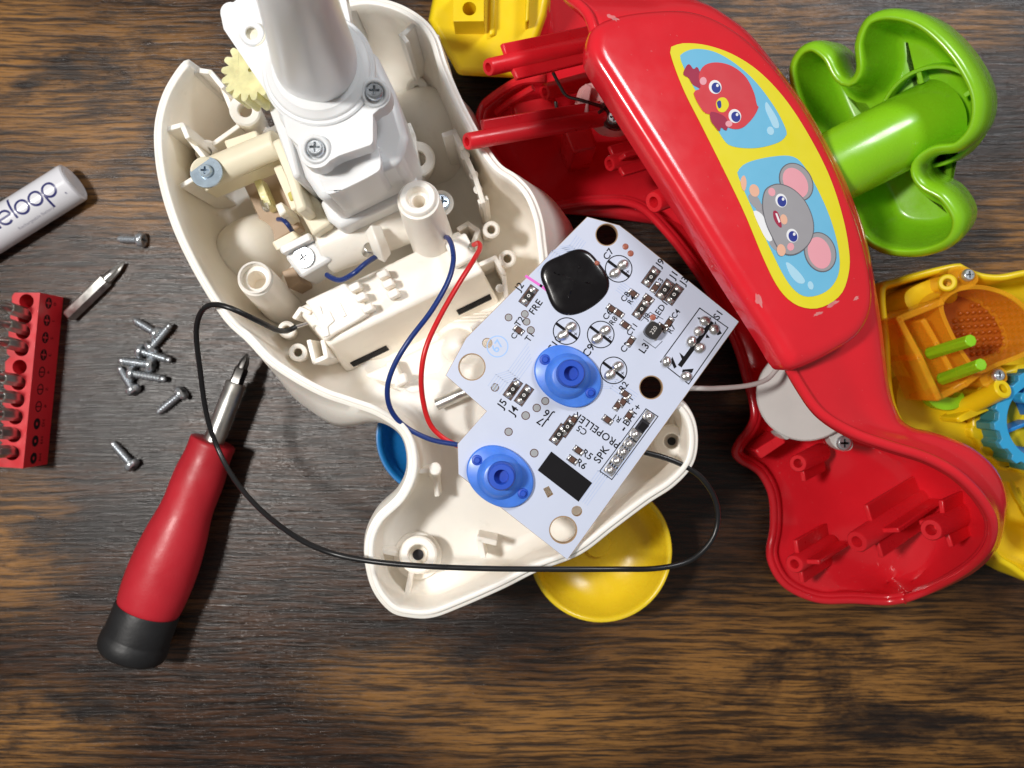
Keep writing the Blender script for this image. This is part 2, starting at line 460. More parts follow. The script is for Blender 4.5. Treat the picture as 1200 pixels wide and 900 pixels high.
    # outer bottom cap
    q0 = np.array([(v.x, v.y) for v in rs[0]])
    tri = tessellate_polygon([[Vector((p[0], p[1], 0)) for p in q0]])
    mb.F += [tuple(t_) for t_ in tri]
    o = mb.build('shell_wall', 'white_shell', shell, ang=50)
    return o
build_shell()
# red decal sliver on the outside
# posts (hollow) : top px, base px, z top, z base, outer px radius, hole px radius
def post(top, base, z1, z0, ro, ri, depth=8, par=shell, m='white_shell', name='screw_post', rb=None):
    k = (H-z1)/F
    return MB().boss(P(*base, z0), P(*top, z1), ro*k, ri*k, depth, rb and rb*k, ch=.45).build(name, m, par)
def build_big_post(top, base, z1, z0, ro, ri, name='screw_post'):
    k = (H-z1)/F; A, B = P(*base, z0), P(*top, z1); L = (B-A).length; r = ro*k; h = ri*k
    return MB().lathe([(r*1.28, 0), (r*1.12, L*.75), (r*1.06, L-2.2), (r*1.04, L-1.4), (r*.93, L-1.2), (r*.9, L-.3), (r*.84, L), (h*1.75, L), (h*1.6, L-.3), (h*1.45, L-2), (h, L-2.2), (h*.9, L-9)], A, B-A, 36).build(name, 'white_shell', shell)
build_big_post((489, 231), (517, 312), 62, 20, 24, 8)
build_big_post((298, 325), (338, 368), 54, 14, 20, 11)
post((287, 129), (300, 150), 54, 12, 18, 8)
post((336, 386), (342, 392), 42, 14, 10, 5)
post((349, 413), (356, 416), 41, 14, 10.5, 5)
post((576, 269), (570, 276), 41, 12, 10, 5)
post((595, 303), (588, 308), 41, 12, 10, 5)
post((489, 104), (489, 108), 26, 6, 13, 4, 2)
post((490, 186), (492, 200), 44, 12, 20, 9, 4)
post((243, 178), (250, 190), 40, 8, 14, 5, 3)
# tail posts
def tail_post(c, ro, ri, z1, ribs):
    k = (H-z1)/F
    mb = MB().boss(P(*c, 34), P(*c, z1), ro*k, ri*k, 5, ro*k*1.1, ch=.5)
    o = mb.build('screw_post', 'white_shell', shell)
    MB().lathe([(ro*k*1.35, 0), (ro*k*1.3, 1.6), (ro*k*.9, 2.2)], P(*c, 36.5), (0, 0, 1), 32).build('post_collar', 'white_shell', o)
    MB().lathe([(ri*k*.55, 0), (ri*k*.55, .12)], P(*c, z1-4.6), (0, 0, 1), 20).build('post_hole_shade', 'ink_soft', o)  # dark disc painting the shade at the bottom of the hole
    for a, b_ in ribs: MB().wall([a, b_], z1-2.2, 36, 1.3).build('rib', 'white_shell', shell, bevel=.25)
tail_post((490, 650), 22, 12, 45, [((441, 645), (470, 650)), ((482, 670), (476, 700)), ((430, 652), (440, 645))])
tail_post((787, 517), 20, 9, 45, [((800, 520), (812, 527)), ((790, 500), (794, 486))])
MB().cyl(P(509, 556, 35), P(510, 549, 50), 1.5).build('locating_pin', 'white_shell', shell, bevel=.3)
MB().wall([(483, 553), (508, 551)], 47.5, 36, 1.2).build('rib', 'white_shell', shell, bevel=.25)
MB().wall([(509, 552), (512, 580)], 45.5, 36, 1.2).build('rib', 'white_shell', shell, bevel=.25)
MB().wall([(561, 632), (580, 636)], 46, 36, 1.4).build('rib', 'white_shell', shell, bevel=.25)
MB().wall([(562, 634), (566, 652)], 46, 36, 1.4).build('rib', 'white_shell', shell, bevel=.25)
for pts, z1, z0 in [([(188, 153), (213, 146), (219, 160)], 53, 12), ([(219, 160), (240, 186)], 47, 12),
                    ([(210, 88), (232, 82), (246, 84), (260, 101)], 52, 10), ([(260, 101), (276, 140)], 44, 10), ([(250, 168), (278, 148)], 44, 12),
                    ([(213, 217), (228, 208)], 50, 14), ([(470, 42), (486, 27), (512, 43)], 54, 10), ([(470, 40), (476, 48)], 54, 30),
                    ([(396, 12), (415, 9), (420, -2)], 54, 12), ([(520, 158), (532, 154), (540, 170)], 50, 12), ([(541, 172), (556, 205), (566, 236)], 47, 12),
                    ([(562, 236), (570, 232)], 46, 12), ([(479, 146), (484, 158), (488, 190)], 46, 12), ([(555, 283), (560, 270), (548, 262), (538, 268)], 40, 14),
                    ([(562, 310), (580, 302), (590, 320)], 40, 14), ([(590, 320), (594, 352)], 39, 12), ([(345, 372), (352, 362), (362, 366)], 42, 14),
                    ([(362, 400), (368, 424), (382, 418), (378, 400)], 41, 14), ([(553, 384), (562, 378)], 42, 18)]:
    MB().wall(pts, z1, z0, 1.15).build('rib', 'white_shell', shell, bevel=.22)
for (x, y, z) in [(545, 182, 46), (555, 205, 45), (586, 338, 39), (560, 222, 45)]:
    MB().cyl(P(x, y, 14), P(x, y, z), 1.1).build('locating_pin', 'white_shell', shell, bevel=.25)
# curved inner wheel-well humps
def hump(c0, c1, r, z, m='white_shell'):
    A, B = P(*c0, z), P(*c1, z); u = (B-A)/2; v = u.cross(Vector((0, 0, 1))).normalized()*r
    mb = MB(); mb.blob(((A+B)/2)-Vector((0, 0, z-6)), u*1.15, v, (0, 0, z-6), 40, 12)
    mb.build('wheel_well', m, shell)
hump((250, 248), (300, 322), 15, 36)
hump((470, 80), (520, 200), 15, 33)
hump((505, 420), (560, 395), 7, 38)
# battery compartment
box = MB()
top = [P(347, 362, 41), P(385, 405, 41), P(566, 318, 41), P(538, 270, 41)]
bot = [P(350, 372, 14), P(410, 440, 20), None, P(540, 286, 14)]
bot[2] = on_plane(590, 362, top[1], (top[2]-top[1]).cross(bot[1]-top[1]).normalized())
box.rings([bot, top], True, True)
comp = box.build('battery_compartment', 'white_shell', shell, bevel=.8, seg=3)
fn = (top[2]-top[1]).cross(bot[1]-top[1]).normalized()
if fn.z < 0: fn = -fn
def face_pt(s_, t_): return (top[1]*(1-s_)+top[2]*s_)*(1-t_) + (bot[1]*(1-s_)+bot[2]*s_)*t_
def face_px(px, py): return on_plane(px, py, top[1], fn)
for (x0, y0, x1, y1) in [(412, 427, 454, 407), (536, 366, 575, 347)]:
    a, b_ = face_px(x0, y0), face_px(x1, y1)
    up = fn.cross(b_-a).normalized()
    MB().box((a+b_)/2, (b_-a)/2, up*1.5, fn*.3).build('contact_slot', 'ink', comp)
cover = MB().plate([(357,353),(404,331),(412,340),(424,350),(433,368),(392,391),(380,400),(368,385),(372,376),(366,366)], 40.5, 43.5).build('switch_cover', 'white_shell', comp, bevel=.5)
MB().plate([(368,361),(375,358),(378,368),(386,364),(392,376),(384,383),(386,393),(378,396),(375,384),(368,380),(374,372)], 43.3, 44.1).build('slide_latch', 'white_shell', cover, bevel=.25)
MB().plate([(394,356),(398,354),(406,370),(402,372)], 43.3, 43.9).build('moulded_ridge', 'white_shell', cover, bevel=.15)
for (x, y) in [(414, 333), (421, 345), (429, 358), (447, 318), (453, 329), (459, 341)]:
    MB().plate([(x-7, y+2), (x+5, y-4), (x+9, y+4), (x-3, y+10)], 40, 45.5).build('comb_tooth', 'white_shell', comp, bevel=.4)
MB().plate([(520, 284), (545, 272), (560, 300), (533, 314)], 40, 44.5).build('contact_cover', 'white_shell', comp, bevel=.6)
MB().tube([P(554, 287, 45), P(555, 292, 44)], 1.0, 10, 6).build('contact_post', 'steel', comp)
MB().tube([P(512, 474, 40), P(548, 458, 41)], 1.5, 14, 8).build('steel_pin', 'steel', shell)
# lower plain cover seen left of the board
MB().plate([(425,440),(520,395),(600,420),(560,470),(505,478)], 30, 34).build('floor_step', 'white_shell', shell, bevel=1.2, seg=3)
MB().plate([(451,425),(461,421),(474,450),(464,455)], 34, 40).build('catch', 'white_shell', shell, bevel=.5)
MB().plate([(464,440),(474,436),(478,448),(468,452)], 38, 41).build('catch', 'white_shell', shell, bevel=.5)

# ------------------------------------------------------------------ screws
def cross_loop(r, w_):
    return [(w_, r), (-w_, r), (-w_, w_), (-r, w_), (-r, -w_), (-w_, -w_), (-w_, -r), (w_, -r), (w_, -w_), (r, -w_), (r, w_), (w_, w_)]
def head_mb(mb, c, axis, r, h=1.3, dome=True, cs=.58):
    """Screw head with a real cross recess; c is where it meets the shank."""
    u, v, w_ = basis(Vector(axis)); c = Vector(c)
    mb.lathe([(r*.96, 0), (r, h*.2), (r, h*.55), (r*.86, h*.88), (r*.74, h)], c, w_, 24, True, False)
    mb.loops([circ(0, 0, r*.74, 24), cross_loop(r*cs, r*.14)], (c, u, v, w_), h*.35, h+.001)
    return mb
def set_screw(par, px, py, z, r_px, m='zinc', washer=0, axis=None):
    k = (H-z)/F; c = P(px, py, z); ax = Vector(axis) if axis else Vector((.08, .1, 1)); r = r_px*k
    if washer:
        u, v, w_ = basis(ax); 
        wo = MB().loops([circ(0, 0, washer*k, 36), circ(0, 0, r*.7, 20)], (c, u, v, w_), -.5, .3).build('washer', 'zinc_blue', par, bevel=.12)
        c = c + w_*.3
    return head_mb(MB(), c, ax, r).build('screw', m, par)

# ------------------------------------------------------------------ gearbox standing in the shell
gb = thing('gearbox', 'milky white gearbox with tall tapered column standing in the white shell', 'gearbox', P(430, 230, 10))
def shrink_prism(poly, z1, z0, sc=1.0):
    A = [P(x, y, z1) for x, y in poly]; c = sum(A, Vector())/len(A)
    B = [Vector((c.x+(p.x-c.x)*sc, c.y+(p.y-c.y)*sc, z0)) for p in A]
    return MB().rings([B, A], True, True)
shrink_prism([(322,130),(345,172),(356,206),(376,236),(470,190),(478,160),(462,105),(440,60),(380,40)], 74, 16, .98).build('gear_case', 'nylon', gb, bevel=1.6, seg=3)
def arc_px(cx, cy, r, a0, a1, n=10): return [(cx+r*math.cos(math.radians(a)), cy+r*math.sin(math.radians(a))) for a in np.linspace(a0, a1, n)]
PL = arc_px(270, 14, 12, 170, 285, 7) + [(330,-40),(400,-30),(411,28),(430,88)] + arc_px(440, 110, 18, -70, 75, 10) + [(437,134),(437,160)] + arc_px(430, 164, 7, 0, 60, 4) + [(398,182)] + arc_px(370, 177, 20, 35, 150, 10) + [(349,170),(336,158)] + arc_px(374, 84, 67, 130, 160, 5) + [(262,34)]
MB().plate(PL, 79, 84).build('top_plate', 'nylon', gb, bevel=.6, seg=3)
# lower step with rounded corner, south of the plate
MB().plate(spl([(378,196),(438,172),(444,178),(446,194),(438,204),(392,226),(380,222)], 60), 60, 77).build('case_step', 'nylon', gb, bevel=.8, seg=3)
MB().plate([(437,142),(452,136),(462,160),(458,168),(440,172)], 58, 73).build('case_step', 'nylon', gb, bevel=.8)
MB().plate([(312,120),(322,114),(338,150),(346,182),(352,206),(344,210),(330,170)], 40, 66).build('case_flange', 'nylon', gb, bevel=.7)
MB().plate([(318,165),(328,160),(342,192),(352,222),(360,244),(348,250),(334,205)], 34, 58).build('case_flange', 'cream', gb, bevel=.7)
shrink_prism([(374,236),(468,192),(488,206),(492,226),(398,268),(384,258)], 52, 16, 1.0).build('case_step', 'nylon', gb, bevel=1.0, seg=3)
shrink_prism([(346,206),(374,236),(388,262),(366,276),(352,250)], 48, 18, 1.0).build('case_step', 'cream', gb, bevel=.8, seg=3)
# column: collar rings and tapered hollow tube
k = (H-84)/F
cb = P(371, 76, 84); ct = P(345, -12, 128)
MB().lathe([(11.0, -.5), (11.0, .5), (10.7, .8), (10.2, .85), (10.1, 1.4), (9.8, 1.7), (9.0, 1.9), (8.6, 2.4)], P(374, 82, 84), (0, 0, 1), 56).build('column_collar', 'nylon', gb)
ax = (ct-cb)
pr = []
L = ax.length
u, v, w_ = basis(ax)
rs = []
for (r, h) in [(8.0, 0), (7.9, 4), (7.8, 8), (6.9, 22), (5.6, 44), (5.1, 58), (4.8, 59), (4.0, 59), (3.8, 30)]:
    ring = []
    for i in range(64):
        a = 2*math.pi*i/64
        q = r*(1 - .05*max(0, math.cos(2*a+.5))**3)
        ring.append(cb + w_*h + (u*math.cos(a)+v*math.sin(a))*q)
    rs.append(ring)
MB().rings(rs, True, True).build('column', 'nylon', gb, ang=50)
ring = MB().boss(P(295, 40, 83.5), P(295, 39, 85.2), 14*k, 7*k, 1.6, ch=.3).build('bearing_boss', 'nylon', gb)
MB().lathe([(2.4, 0), (2.4, .1)], P(297, 40, 84.1), (0, 0, 1), 20).build('bearing_hole', 'cream', ring)
for (x, y) in [(439, 109), (370, 175)]:
    MB().boss(P(x, y, 70), P(x, y, 85.2), 17*k, 12*k, 1.0, ch=.4).build('screw_boss', 'nylon', gb)
    set_screw(gb, x, y, 84.4, 10.5)
# grease-smeared gear
def gear(c, axis, r, h, n, tooth, hole):
    u, v, w_ = basis(Vector(axis)); ol = []
    for i in range(n):
        for f, q in ((0, r-tooth), (.22, r-tooth*.2), (.36, r), (.60, r), (.74, r-tooth*.2), (.96, r-tooth)):
            a = 2*math.pi*(i+f)/n; ol.append((q*math.cos(a), q*math.sin(a)))
    return MB().loops([ol, circ(0, 0, hole, 20)], (Vector(c), u, v, w_), 0, h)
gw = gear(P(309, 95, 66), (-.25, .1, 1), 38*.18, 5.5, 17, 1.5, .5).build('drive_gear', 'nylon_gear', gb, bevel=.25)
# side shaft housing with washer screw
arm = MB().cyl(P(238, 206, 45), P(326, 168, 50), 3.6, 3.3).build('shaft_housing', 'cream', gb, bevel=.4)
MB().plate([(234,214),(330,176),(334,186),(240,224)], 36, 44).build('housing_flange', 'cream', arm, bevel=.4)
MB().plate([(262,165),(300,152),(304,166),(268,180)], 40, 46).build('housing_flange', 'cream', arm, bevel=.4)
MB().cyl(P(243, 204, 30), P(242, 202, 50.5), 3.6).build('washer_pillar', 'cream', arm, bevel=.3)
set_screw(gb, 242, 202, 51, 8, 'zinc_blue', washer=18.5)
# inner motor tray
tray = MB().plate([(283,212),(320,196),(352,266),(318,286)], 24, 30).build('motor_tray', 'tan_board', gb, bevel=.4)
MB().plate([(296,210),(304,207),(318,240),(310,244)], 30, 37).build('brass_contact', 'nylon_gear', tray, bevel=.3)
MB().tube([P(307,236,37), P(310,244,38), P(314,246,37), P(312,238,37)], .55, 8, 20).build('contact_loop', 'steel', tray)
MB().plate([(320,196),(329,192),(351,243),(342,247)], 30, 46).build('tray_frame', 'cream', gb, bevel=.4)
MB().plate([(318,284),(344,270),(350,278),(324,294)], 26, 44).build('tray_frame', 'cream', gb, bevel=.4)
MB().plate([(322,240),(330,236),(336,248),(328,254)], 28, 42).build('tray_catch', 'white_shell', gb, bevel=.4)
MB().plate([(336,226),(342,223),(346,232),(340,236)], 44, 46.8).build('grease_dab', 'grease', gb, bevel=.4)
brk = MB().plate([(333,300),(368,282),(390,304),(352,326)], 26, 42).build('screw_bracket', 'nylon', gb, bevel=.8)
MB().plate([(326,290),(362,272),(366,280),(330,298)], 30, 45).build('bracket_lip', 'nylon', brk, bevel=.5)
# white flat head screw
kk = (H-43)/F
hw = MB().lathe([(2.0, -1), (12.8*kk, 0), (12.8*kk, .35), (12.2*kk, .6)], P(356, 302, 42.2), (0, 0, 1), 32, True, False)
hw.loops([circ(0, 0, 12.2*kk, 32), cross_loop(1.05, .24)], (P(356, 302, 42.2), Vector((.8, .6, 0)), Vector((-.6, .8, 0)), Vector((0, 0, 1))), .1, .601)
hw.build('screw', 'zinc', gb)
MB().plate([(330,318),(345,312),(352,330),(338,338)], 20, 34).build('bracket_foot', 'tan_board', brk, bevel=.3)
# motor drum between gearbox and compartment
MB().cyl(P(378, 290, 36), P(505, 240, 38), 7.0, 7.0, 40).build('motor_drum', 'white_shell', gb, bevel=1)
clip = MB()
A = P(425, 270, 44); 
clip.tube([P(437, 268, 47), P(443, 284, 47.5), P(449, 300, 43)], 2.1, 4, 12).build('drum_clip', 'white_shell', gb, bevel=.3)
MB().cyl(P(430, 296, 42.5), P(433, 290, 45.5), 1.4, 1.4, 16).build('solder_tab', 'steel', gb, bevel=.3)
set_screw(gb, 517, 238, 47, 10, 'zinc_blue', axis=(.3, .2, 1))
MB().cyl(P(514, 243, 30), P(517, 238, 46.8), 3.0).build('screw_boss', 'white_shell', gb)
# ------------------------------------------------------------------ circuit board
ZB = 57.6           # top face of the board
KB = (H-ZB)/F       # mm per photo pixel on it
E1 = Vector((.582, .813, 0))    # along the right edge, up   (world)
E2 = Vector((.813, -.582, 0))   # across, down right
UP = Vector((0, 0, 1))
pcb = thing('circuit_board', 'pale lilac white circuit board with two blue rubber buttons, resting on the white shell', 'circuit board', P(690, 455, 55.9))
outl = [(688,254),(726,264),(738,273),(866,377),(665,656),(537,556),(536,520),(570,482),(522,440),(546,396)]
holes = [circ(711, 275, 12.3, 30), circ(763, 454, 13, 30), circ(553, 430, 14.8, 34), circ(660, 621, 15.2, 34), circ(571, 402, 5.6, 18), circ(676, 599, 5.8, 18),
         [(637,573),(643,570),(648,579),(642,583)]]
MB().plate(outl, 56.0, ZB-.06, holes).build('board', 'pcb_edge', pcb)
ins = ccw(np.array(outl, float)); 
face = MB().plate([tuple(p) for p in inset2(ccw(np.array(outl, float)), .55, 0)], ZB-.06, ZB, [[(c[0]+(c[0]-np.mean([q[0] for q in h]))*.09, c[1]+(c[1]-np.mean([q[1] for q in h]))*.09) for c in h] for h in holes]).build('solder_mask', 'pcb', pcb)
def flat(poly, z=.012, m='ink', name='print', par=pcb, hs=(), th=None):
    return MB().plate(poly, ZB-.02 if th is None else ZB+z-th, ZB+z, hs).build(name, m, par)
def ribbon(pts, wpx, closed=False):
    a = np.array(pts, float); n = len(a)
    if closed:
        t = np.roll(a, -1, 0)-np.roll(a, 1, 0)
    else:
        t = np.gradient(a, axis=0)
    nn = np.stack([-t[:, 1], t[:, 0]], 1); nn /= np.linalg.norm(nn, axis=1)[:, None]+1e-9
    return a+nn*wpx/2, a-nn*wpx/2
def line(pts, wpx, z=.012, m='ink', name='print', par=pcb):
    """Thin printed line with its own tiny thickness."""
    mb = MB()
    for p, q in zip(pts[:-1], pts[1:]):
        d = np.array(q, float)-np.array(p, float); l = np.linalg.norm(d); d /= l; nn = np.array([-d[1], d[0]])*wpx/2; e = d*wpx/2
        p_, q_ = np.array(p)-e, np.array(q)+e
        mb.plate([tuple(p_+nn), tuple(q_+nn), tuple(q_-nn), tuple(p_-nn)], ZB-.02, ZB+z)
    return mb.build(name, m, par)
def ringp(cx, cy, r, wpx, m='ink', name='outline', z=.012, par=pcb):
    return flat(circ(cx, cy, r+wpx/2, 40), z, m, name, par, [circ(cx, cy, r-wpx/2, 40)])
def bpt(px, py, z=0): return P(px, py, ZB)+UP*z
def solder(px, py, a, b, h, ang=0.0, par=pcb, name='solder_joint'):
    u = Vector((math.cos(ang), math.sin(ang), 0)); v = Vector((-u.y, u.x, 0))
    mb = MB().blob(bpt(px, py, -.02), u*a*KB, v*b*KB, UP*h, 16, 7)
    if h > .75: mb.cyl(bpt(px, py, h*.6), bpt(px+.6, py-.8, h*1.25), .35, .22, 10)
    return mb.build(name, 'solder', par)
def label(body, px, py, h_px, u=E1, m='ink', z=.014, sp=1.05, name='lettering', par=pcb, wide=1.0):
    V, Fc = text_verts(body, h_px*KB*1.16, sp, .016)
    v = UP.cross(u); c = bpt(px, py, z)
    return MB().add([c+u*p.x*wide+v*p.y for p in V], Fc).build(name, m, par, ang=0)
# faint copper traces under the mask
random.seed(3)
e1p = np.array([.582, -.813]); e2p = np.array([.813, .582])
def tr(o, *mv):
    p = np.array(o, float); pts = [tuple(p)]
    for a, b in mv: p = p+e1p*a+e2p*b; pts.append(tuple(p))
    return pts
for k_ in range(6):
    line(tr((572+2.6*k_, 452+1.9*k_), (16, 0), (12, 9), (40-3*k_, 0)), .9, .012, 'pcb_trace', 'trace')
for k_ in range(5):
    line(tr((630+2.6*k_, 318+1.9*k_), (30, 0), (16, 14)), .9, .012, 'pcb_trace', 'trace')
    line(tr((722+1.7*k_, 340-2.4*k_), (0, 14), (-6, 14)), .9, .012, 'pcb_trace', 'trace')
for k_ in range(5):
    line(tr((690-1.8*k_, 436+2.5*k_), (0, 16), (12, 16), (0, 30)), .9, .012, 'pcb_trace', 'trace')
    line(tr((688-2.6*k_, 592-1.9*k_), (40, 0), (10, 8), (34+3*k_, 0)), .9, .012, 'pcb_trace', 'trace')
    line(tr((676+2.6*k_, 276+1.9*k_), (-14, 0), (-8, -8)), .9, .012, 'pcb_trace', 'trace')
# magenta marker stripe and epoxy blob
line([(617, 324), (634, 335), (656, 352)], 3.2, .02, 'magenta', 'marker_stripe')
blob_ol0 = cr([(634,322),(638,308),(650,297),(670,293),(688,296),(701,307),(711,317),(714,332),(710,349),(700,359),(682,367),(664,363),(646,350),(637,338)], 64)
blob_ol = []
for i in range(72):
    a = 2*math.pi*i/72; c_, s_ = math.cos(a), math.sin(a)
    rr = (abs(c_)**3.0+abs(s_)**3.0)**(-1/3.0)*36.5*(1+.025*math.sin(3*a+1)+.02*math.sin(5*a))
    blob_ol.append((673.5+(c_*.89+s_*.46)*rr, 330.5+(-c_*.46+s_*.89)*rr*.97))
w2 = np.array([tuple(bpt(x, y)[:2]) for x, y in blob_ol]); w2 = ccw(w2)
rs = []
for d, z in [(0, 0), (.12, .22), (.45, .48), (1.1, .68), (2.2, .80), (3.6, .86), (5.0, .89)]:
    q = inset2(w2, d, 4); rs.append([Vector((x, y, ZB+z-.01)) for x, y in q])
cen = sum(rs[-1], Vector())/len(rs[-1]); rs += [[cen+(p-cen)*f+UP*z for p in rs[-1]] for f, z in ((.6, .05), (.25, .08), (.01, .09))]
MB().rings(rs, False, True).build('epoxy_blob', 'epoxy', pcb, ang=0)
MB().blob(bpt(699, 309, -.02), (.75, 0, 0), (0, .75, 0), UP*.9, 12, 5).build('copper_dot', 'copper', pcb)
# vias and small plugged holes
for (x, y, r) in [(596,372,4.6),(615,368,4.6),(617,377,4.6),(622,387,4.8),(580,454,5.0),(639,470,4.8),(629,478,5),(616,487,5.2),(596,506,5),(626,531,5.2)]:
    flat(circ(x, y, r, 18), .010, 'chip_brown', 'via_ring', hs=[circ(x, y, r*.78, 18)])
    flat(circ(x, y, r*.76, 18), .006, 'via_grey', 'via')
for (x, y, r) in [(733, 289, 3.8), (739, 297, 3.8), (765, 372, 3.8)]:
    MB().blob(bpt(x, y, -.01), (r*KB, 0, 0), (0, r*KB, 0), UP*.18, 14, 4).build('copper_dot', 'copper', pcb)
# capacitors' solder sides: ring, bar, two joints, plus sign
def cap(cx, cy):
    ringp(cx, cy, 15.6, 1.2)
    a = np.array([cx, cy]); d = np.array([.80, .60])
    line([tuple(a-d*14.5), tuple(a+d*14.5)], 3.4, .02, 'ink', 'polarity_bar')
    solder(cx-4.4, cy+5.2, 7.6, 6.2, .9, .5); solder(cx+5.0, cy-4.8, 7.6, 6.2, 1.0, .5)
    line([(cx+9.2, cy+4.5), (cx+12.0, cy+2.1)], .7); line([(cx+9.4, cy+2.0), (cx+11.8, cy+4.6)], .7)
for c in [(725, 315), (664, 388), (704, 392), (719, 434)]: cap(*c)
def e(cx, cy, a, b):  # board-aligned offset: a along e1, b along e2, in px
    p = np.array([cx, cy])+e1p*a+e2p*b; return (float(p[0]), float(p[1]))
def rect(cx, cy, a, b): return [e(cx, cy, -a, -b), e(cx, cy, a, -b), e(cx, cy, a, b), e(cx, cy, -a, b)]
def smd(cx, cy, a=12.6, b=6.1, m='chip', ttl='0', ax=1):
    """Jumper: dark outline, two tinned pads, a chip between them."""
    flat(rect(cx, cy, a, b), .014, 'ink', 'outline', hs=[rect(cx, cy, a-.7, b-.7)])
    flat(rect(cx, cy, a-.8, b-.8), .008, 'chip_brown', 'pad_gap')
    for s_ in (-1, 1):
        x, y = e(cx, cy, s_*a*.62, 0); mb = MB().blob(bpt(x, y, 0), E1*a*.34*KB, E2*b*.74*KB, UP*.5, 12, 5); mb.build('solder_joint', 'solder', pcb)
    ch = MB().plate(rect(cx, cy, a*.42, b*.62), ZB, ZB+.55).build('chip', m, pcb, bevel=.08)
    if ttl:
        MB().plate(circ(cx, cy, 1.9, 14), ZB+.54, ZB+.565, [circ(cx, cy, 1.1, 14)]).build('chip_mark', 'white_paint', ch)
for c in [(619.5, 346.5), (763, 324.5), (779, 339.5), (790, 345), (752, 362), (601, 456), (614, 463), (665, 500), (655, 509)]:
    smd(*c)
def tiny(cx, cy, ang=0, a=6.8, b=3.9, m='chip_brown'):
    u, v = (e1p, e2p) if ang == 0 else (e2p, e1p)
    def q(s, t_): p = np.array([cx, cy])+u*s+v*t_; return (float(p[0]), float(p[1]))
    U = Vector((u[0], -u[1], 0)); Vv = Vector((v[0], -v[1], 0))
    flat([q(-a, -b), q(a, -b), q(a, b), q(-a, b)], .008, 'chip', 'pad_gap')
    for s_ in (-1, 1):
        MB().blob(bpt(*q(s_*a*.72, 0)), U*a*.34*KB, Vv*b*.95*KB, UP*.42, 10, 4).build('solder_joint', 'solder', pcb)
    MB().plate([q(-a*.42, -b*.8), q(a*.42, -b*.8), q(a*.42, b*.8), q(-a*.42, b*.8)], ZB, ZB+.5).build('chip', m, pcb, bevel=.08)
for (x, y, g) in [(742,344,1),(768,337,0),(760,350,1),(717,362,1),(725,367,1),(733,381,1),(739,400,0),(784,378,0),(776,384,1),(608,387,1),(724,475,0),(730,471,0),(737,487,0),(712,492,1),(733,462,1),
                  (672,492,0),(678,528,1),(671,539,1)]:
    tiny(x, y, g)
# inductor
ind = MB().plate(rect(766, 387, 9, 9.5), ZB, ZB+.5).build('inductor', 'solder', pcb, bevel=.15)
MB().plate(spl(rect(766, 387, 7.6, 7.2), 28), ZB+.4, ZB+3.0).build('inductor_core', 'chip', ind, bevel=.5)
V, Fc = text_verts('220', 1.3); c = P(766, 387, ZB+3.02); MB().add([c+E1*p.x+UP.cross(E1)*p.y for p in V], Fc).build('chip_mark', 'speaker_grey', ind, ang=0)
line([(751, 376), (762, 366), (777, 374)], .7, name='outline'); line([(776, 400), (768, 408), (754, 398)], .7, name='outline')
# slide switch solder field
def outline4(p, wpx=1.1):
    line(p+[p[0]], wpx, name='outline')
outline4([(820, 361), (853, 384), (807, 450), (774, 424)], 1.2)
line([(833, 379), (798, 427)], 5.4, .02, 'ink', 'switch_bar')
for (x, y) in [(819, 388), (810, 400), (820, 408), (837, 386), (781, 424), (804, 441), (826, 376)]:
    solder(x, y, 7.2, 6.2, 1.0, random.uniform(0, 2))
for p in [[(817,372),(834,372),(830,378),(822,379)], [(838,376),(846,391),(841,393),(836,385)], [(788,418),(793,430),(790,432),(786,423)], [(800,433),(813,432),(811,437),(799,437)], [(796,413),(802,418),(799,421)], [(828,391),(832,396),(827,396)]]:
    flat(p, .014, 'ink', 'pad_print')  # black printed wedges between the switch pads
# battery/speaker terminal strip
outline4([(757, 479), (771, 488), (717, 562), (703, 552)], 1.1)
flat([(758,482),(768,488),(719,557),(708,550)], .006, 'ink_soft', 'terminal_ground', hs=())
for (x, y) in [(760, 488), (744, 509), (737, 520), (730, 530), (722.5, 540), (715, 551)]:
    flat(rect(x, y, 5.4, 6.4), .02, 'solder', 'terminal_pad')
    solder(x, y, 5.8, 5.6, 1.1, random.uniform(0, 2))
flat([(753,494),(761,499),(754,507),(747,502)], .03, 'ink', 'print')
# black silk block
flat([(646,529),(694,566),(678,588),(630,551)], .03, 'ink', 'print_block')
# inspection stamp
ringp(583, 406, 12.2, 1.2, 'stamp', 'stamp')
label('67', 583, 406, 12, E1, 'stamp')
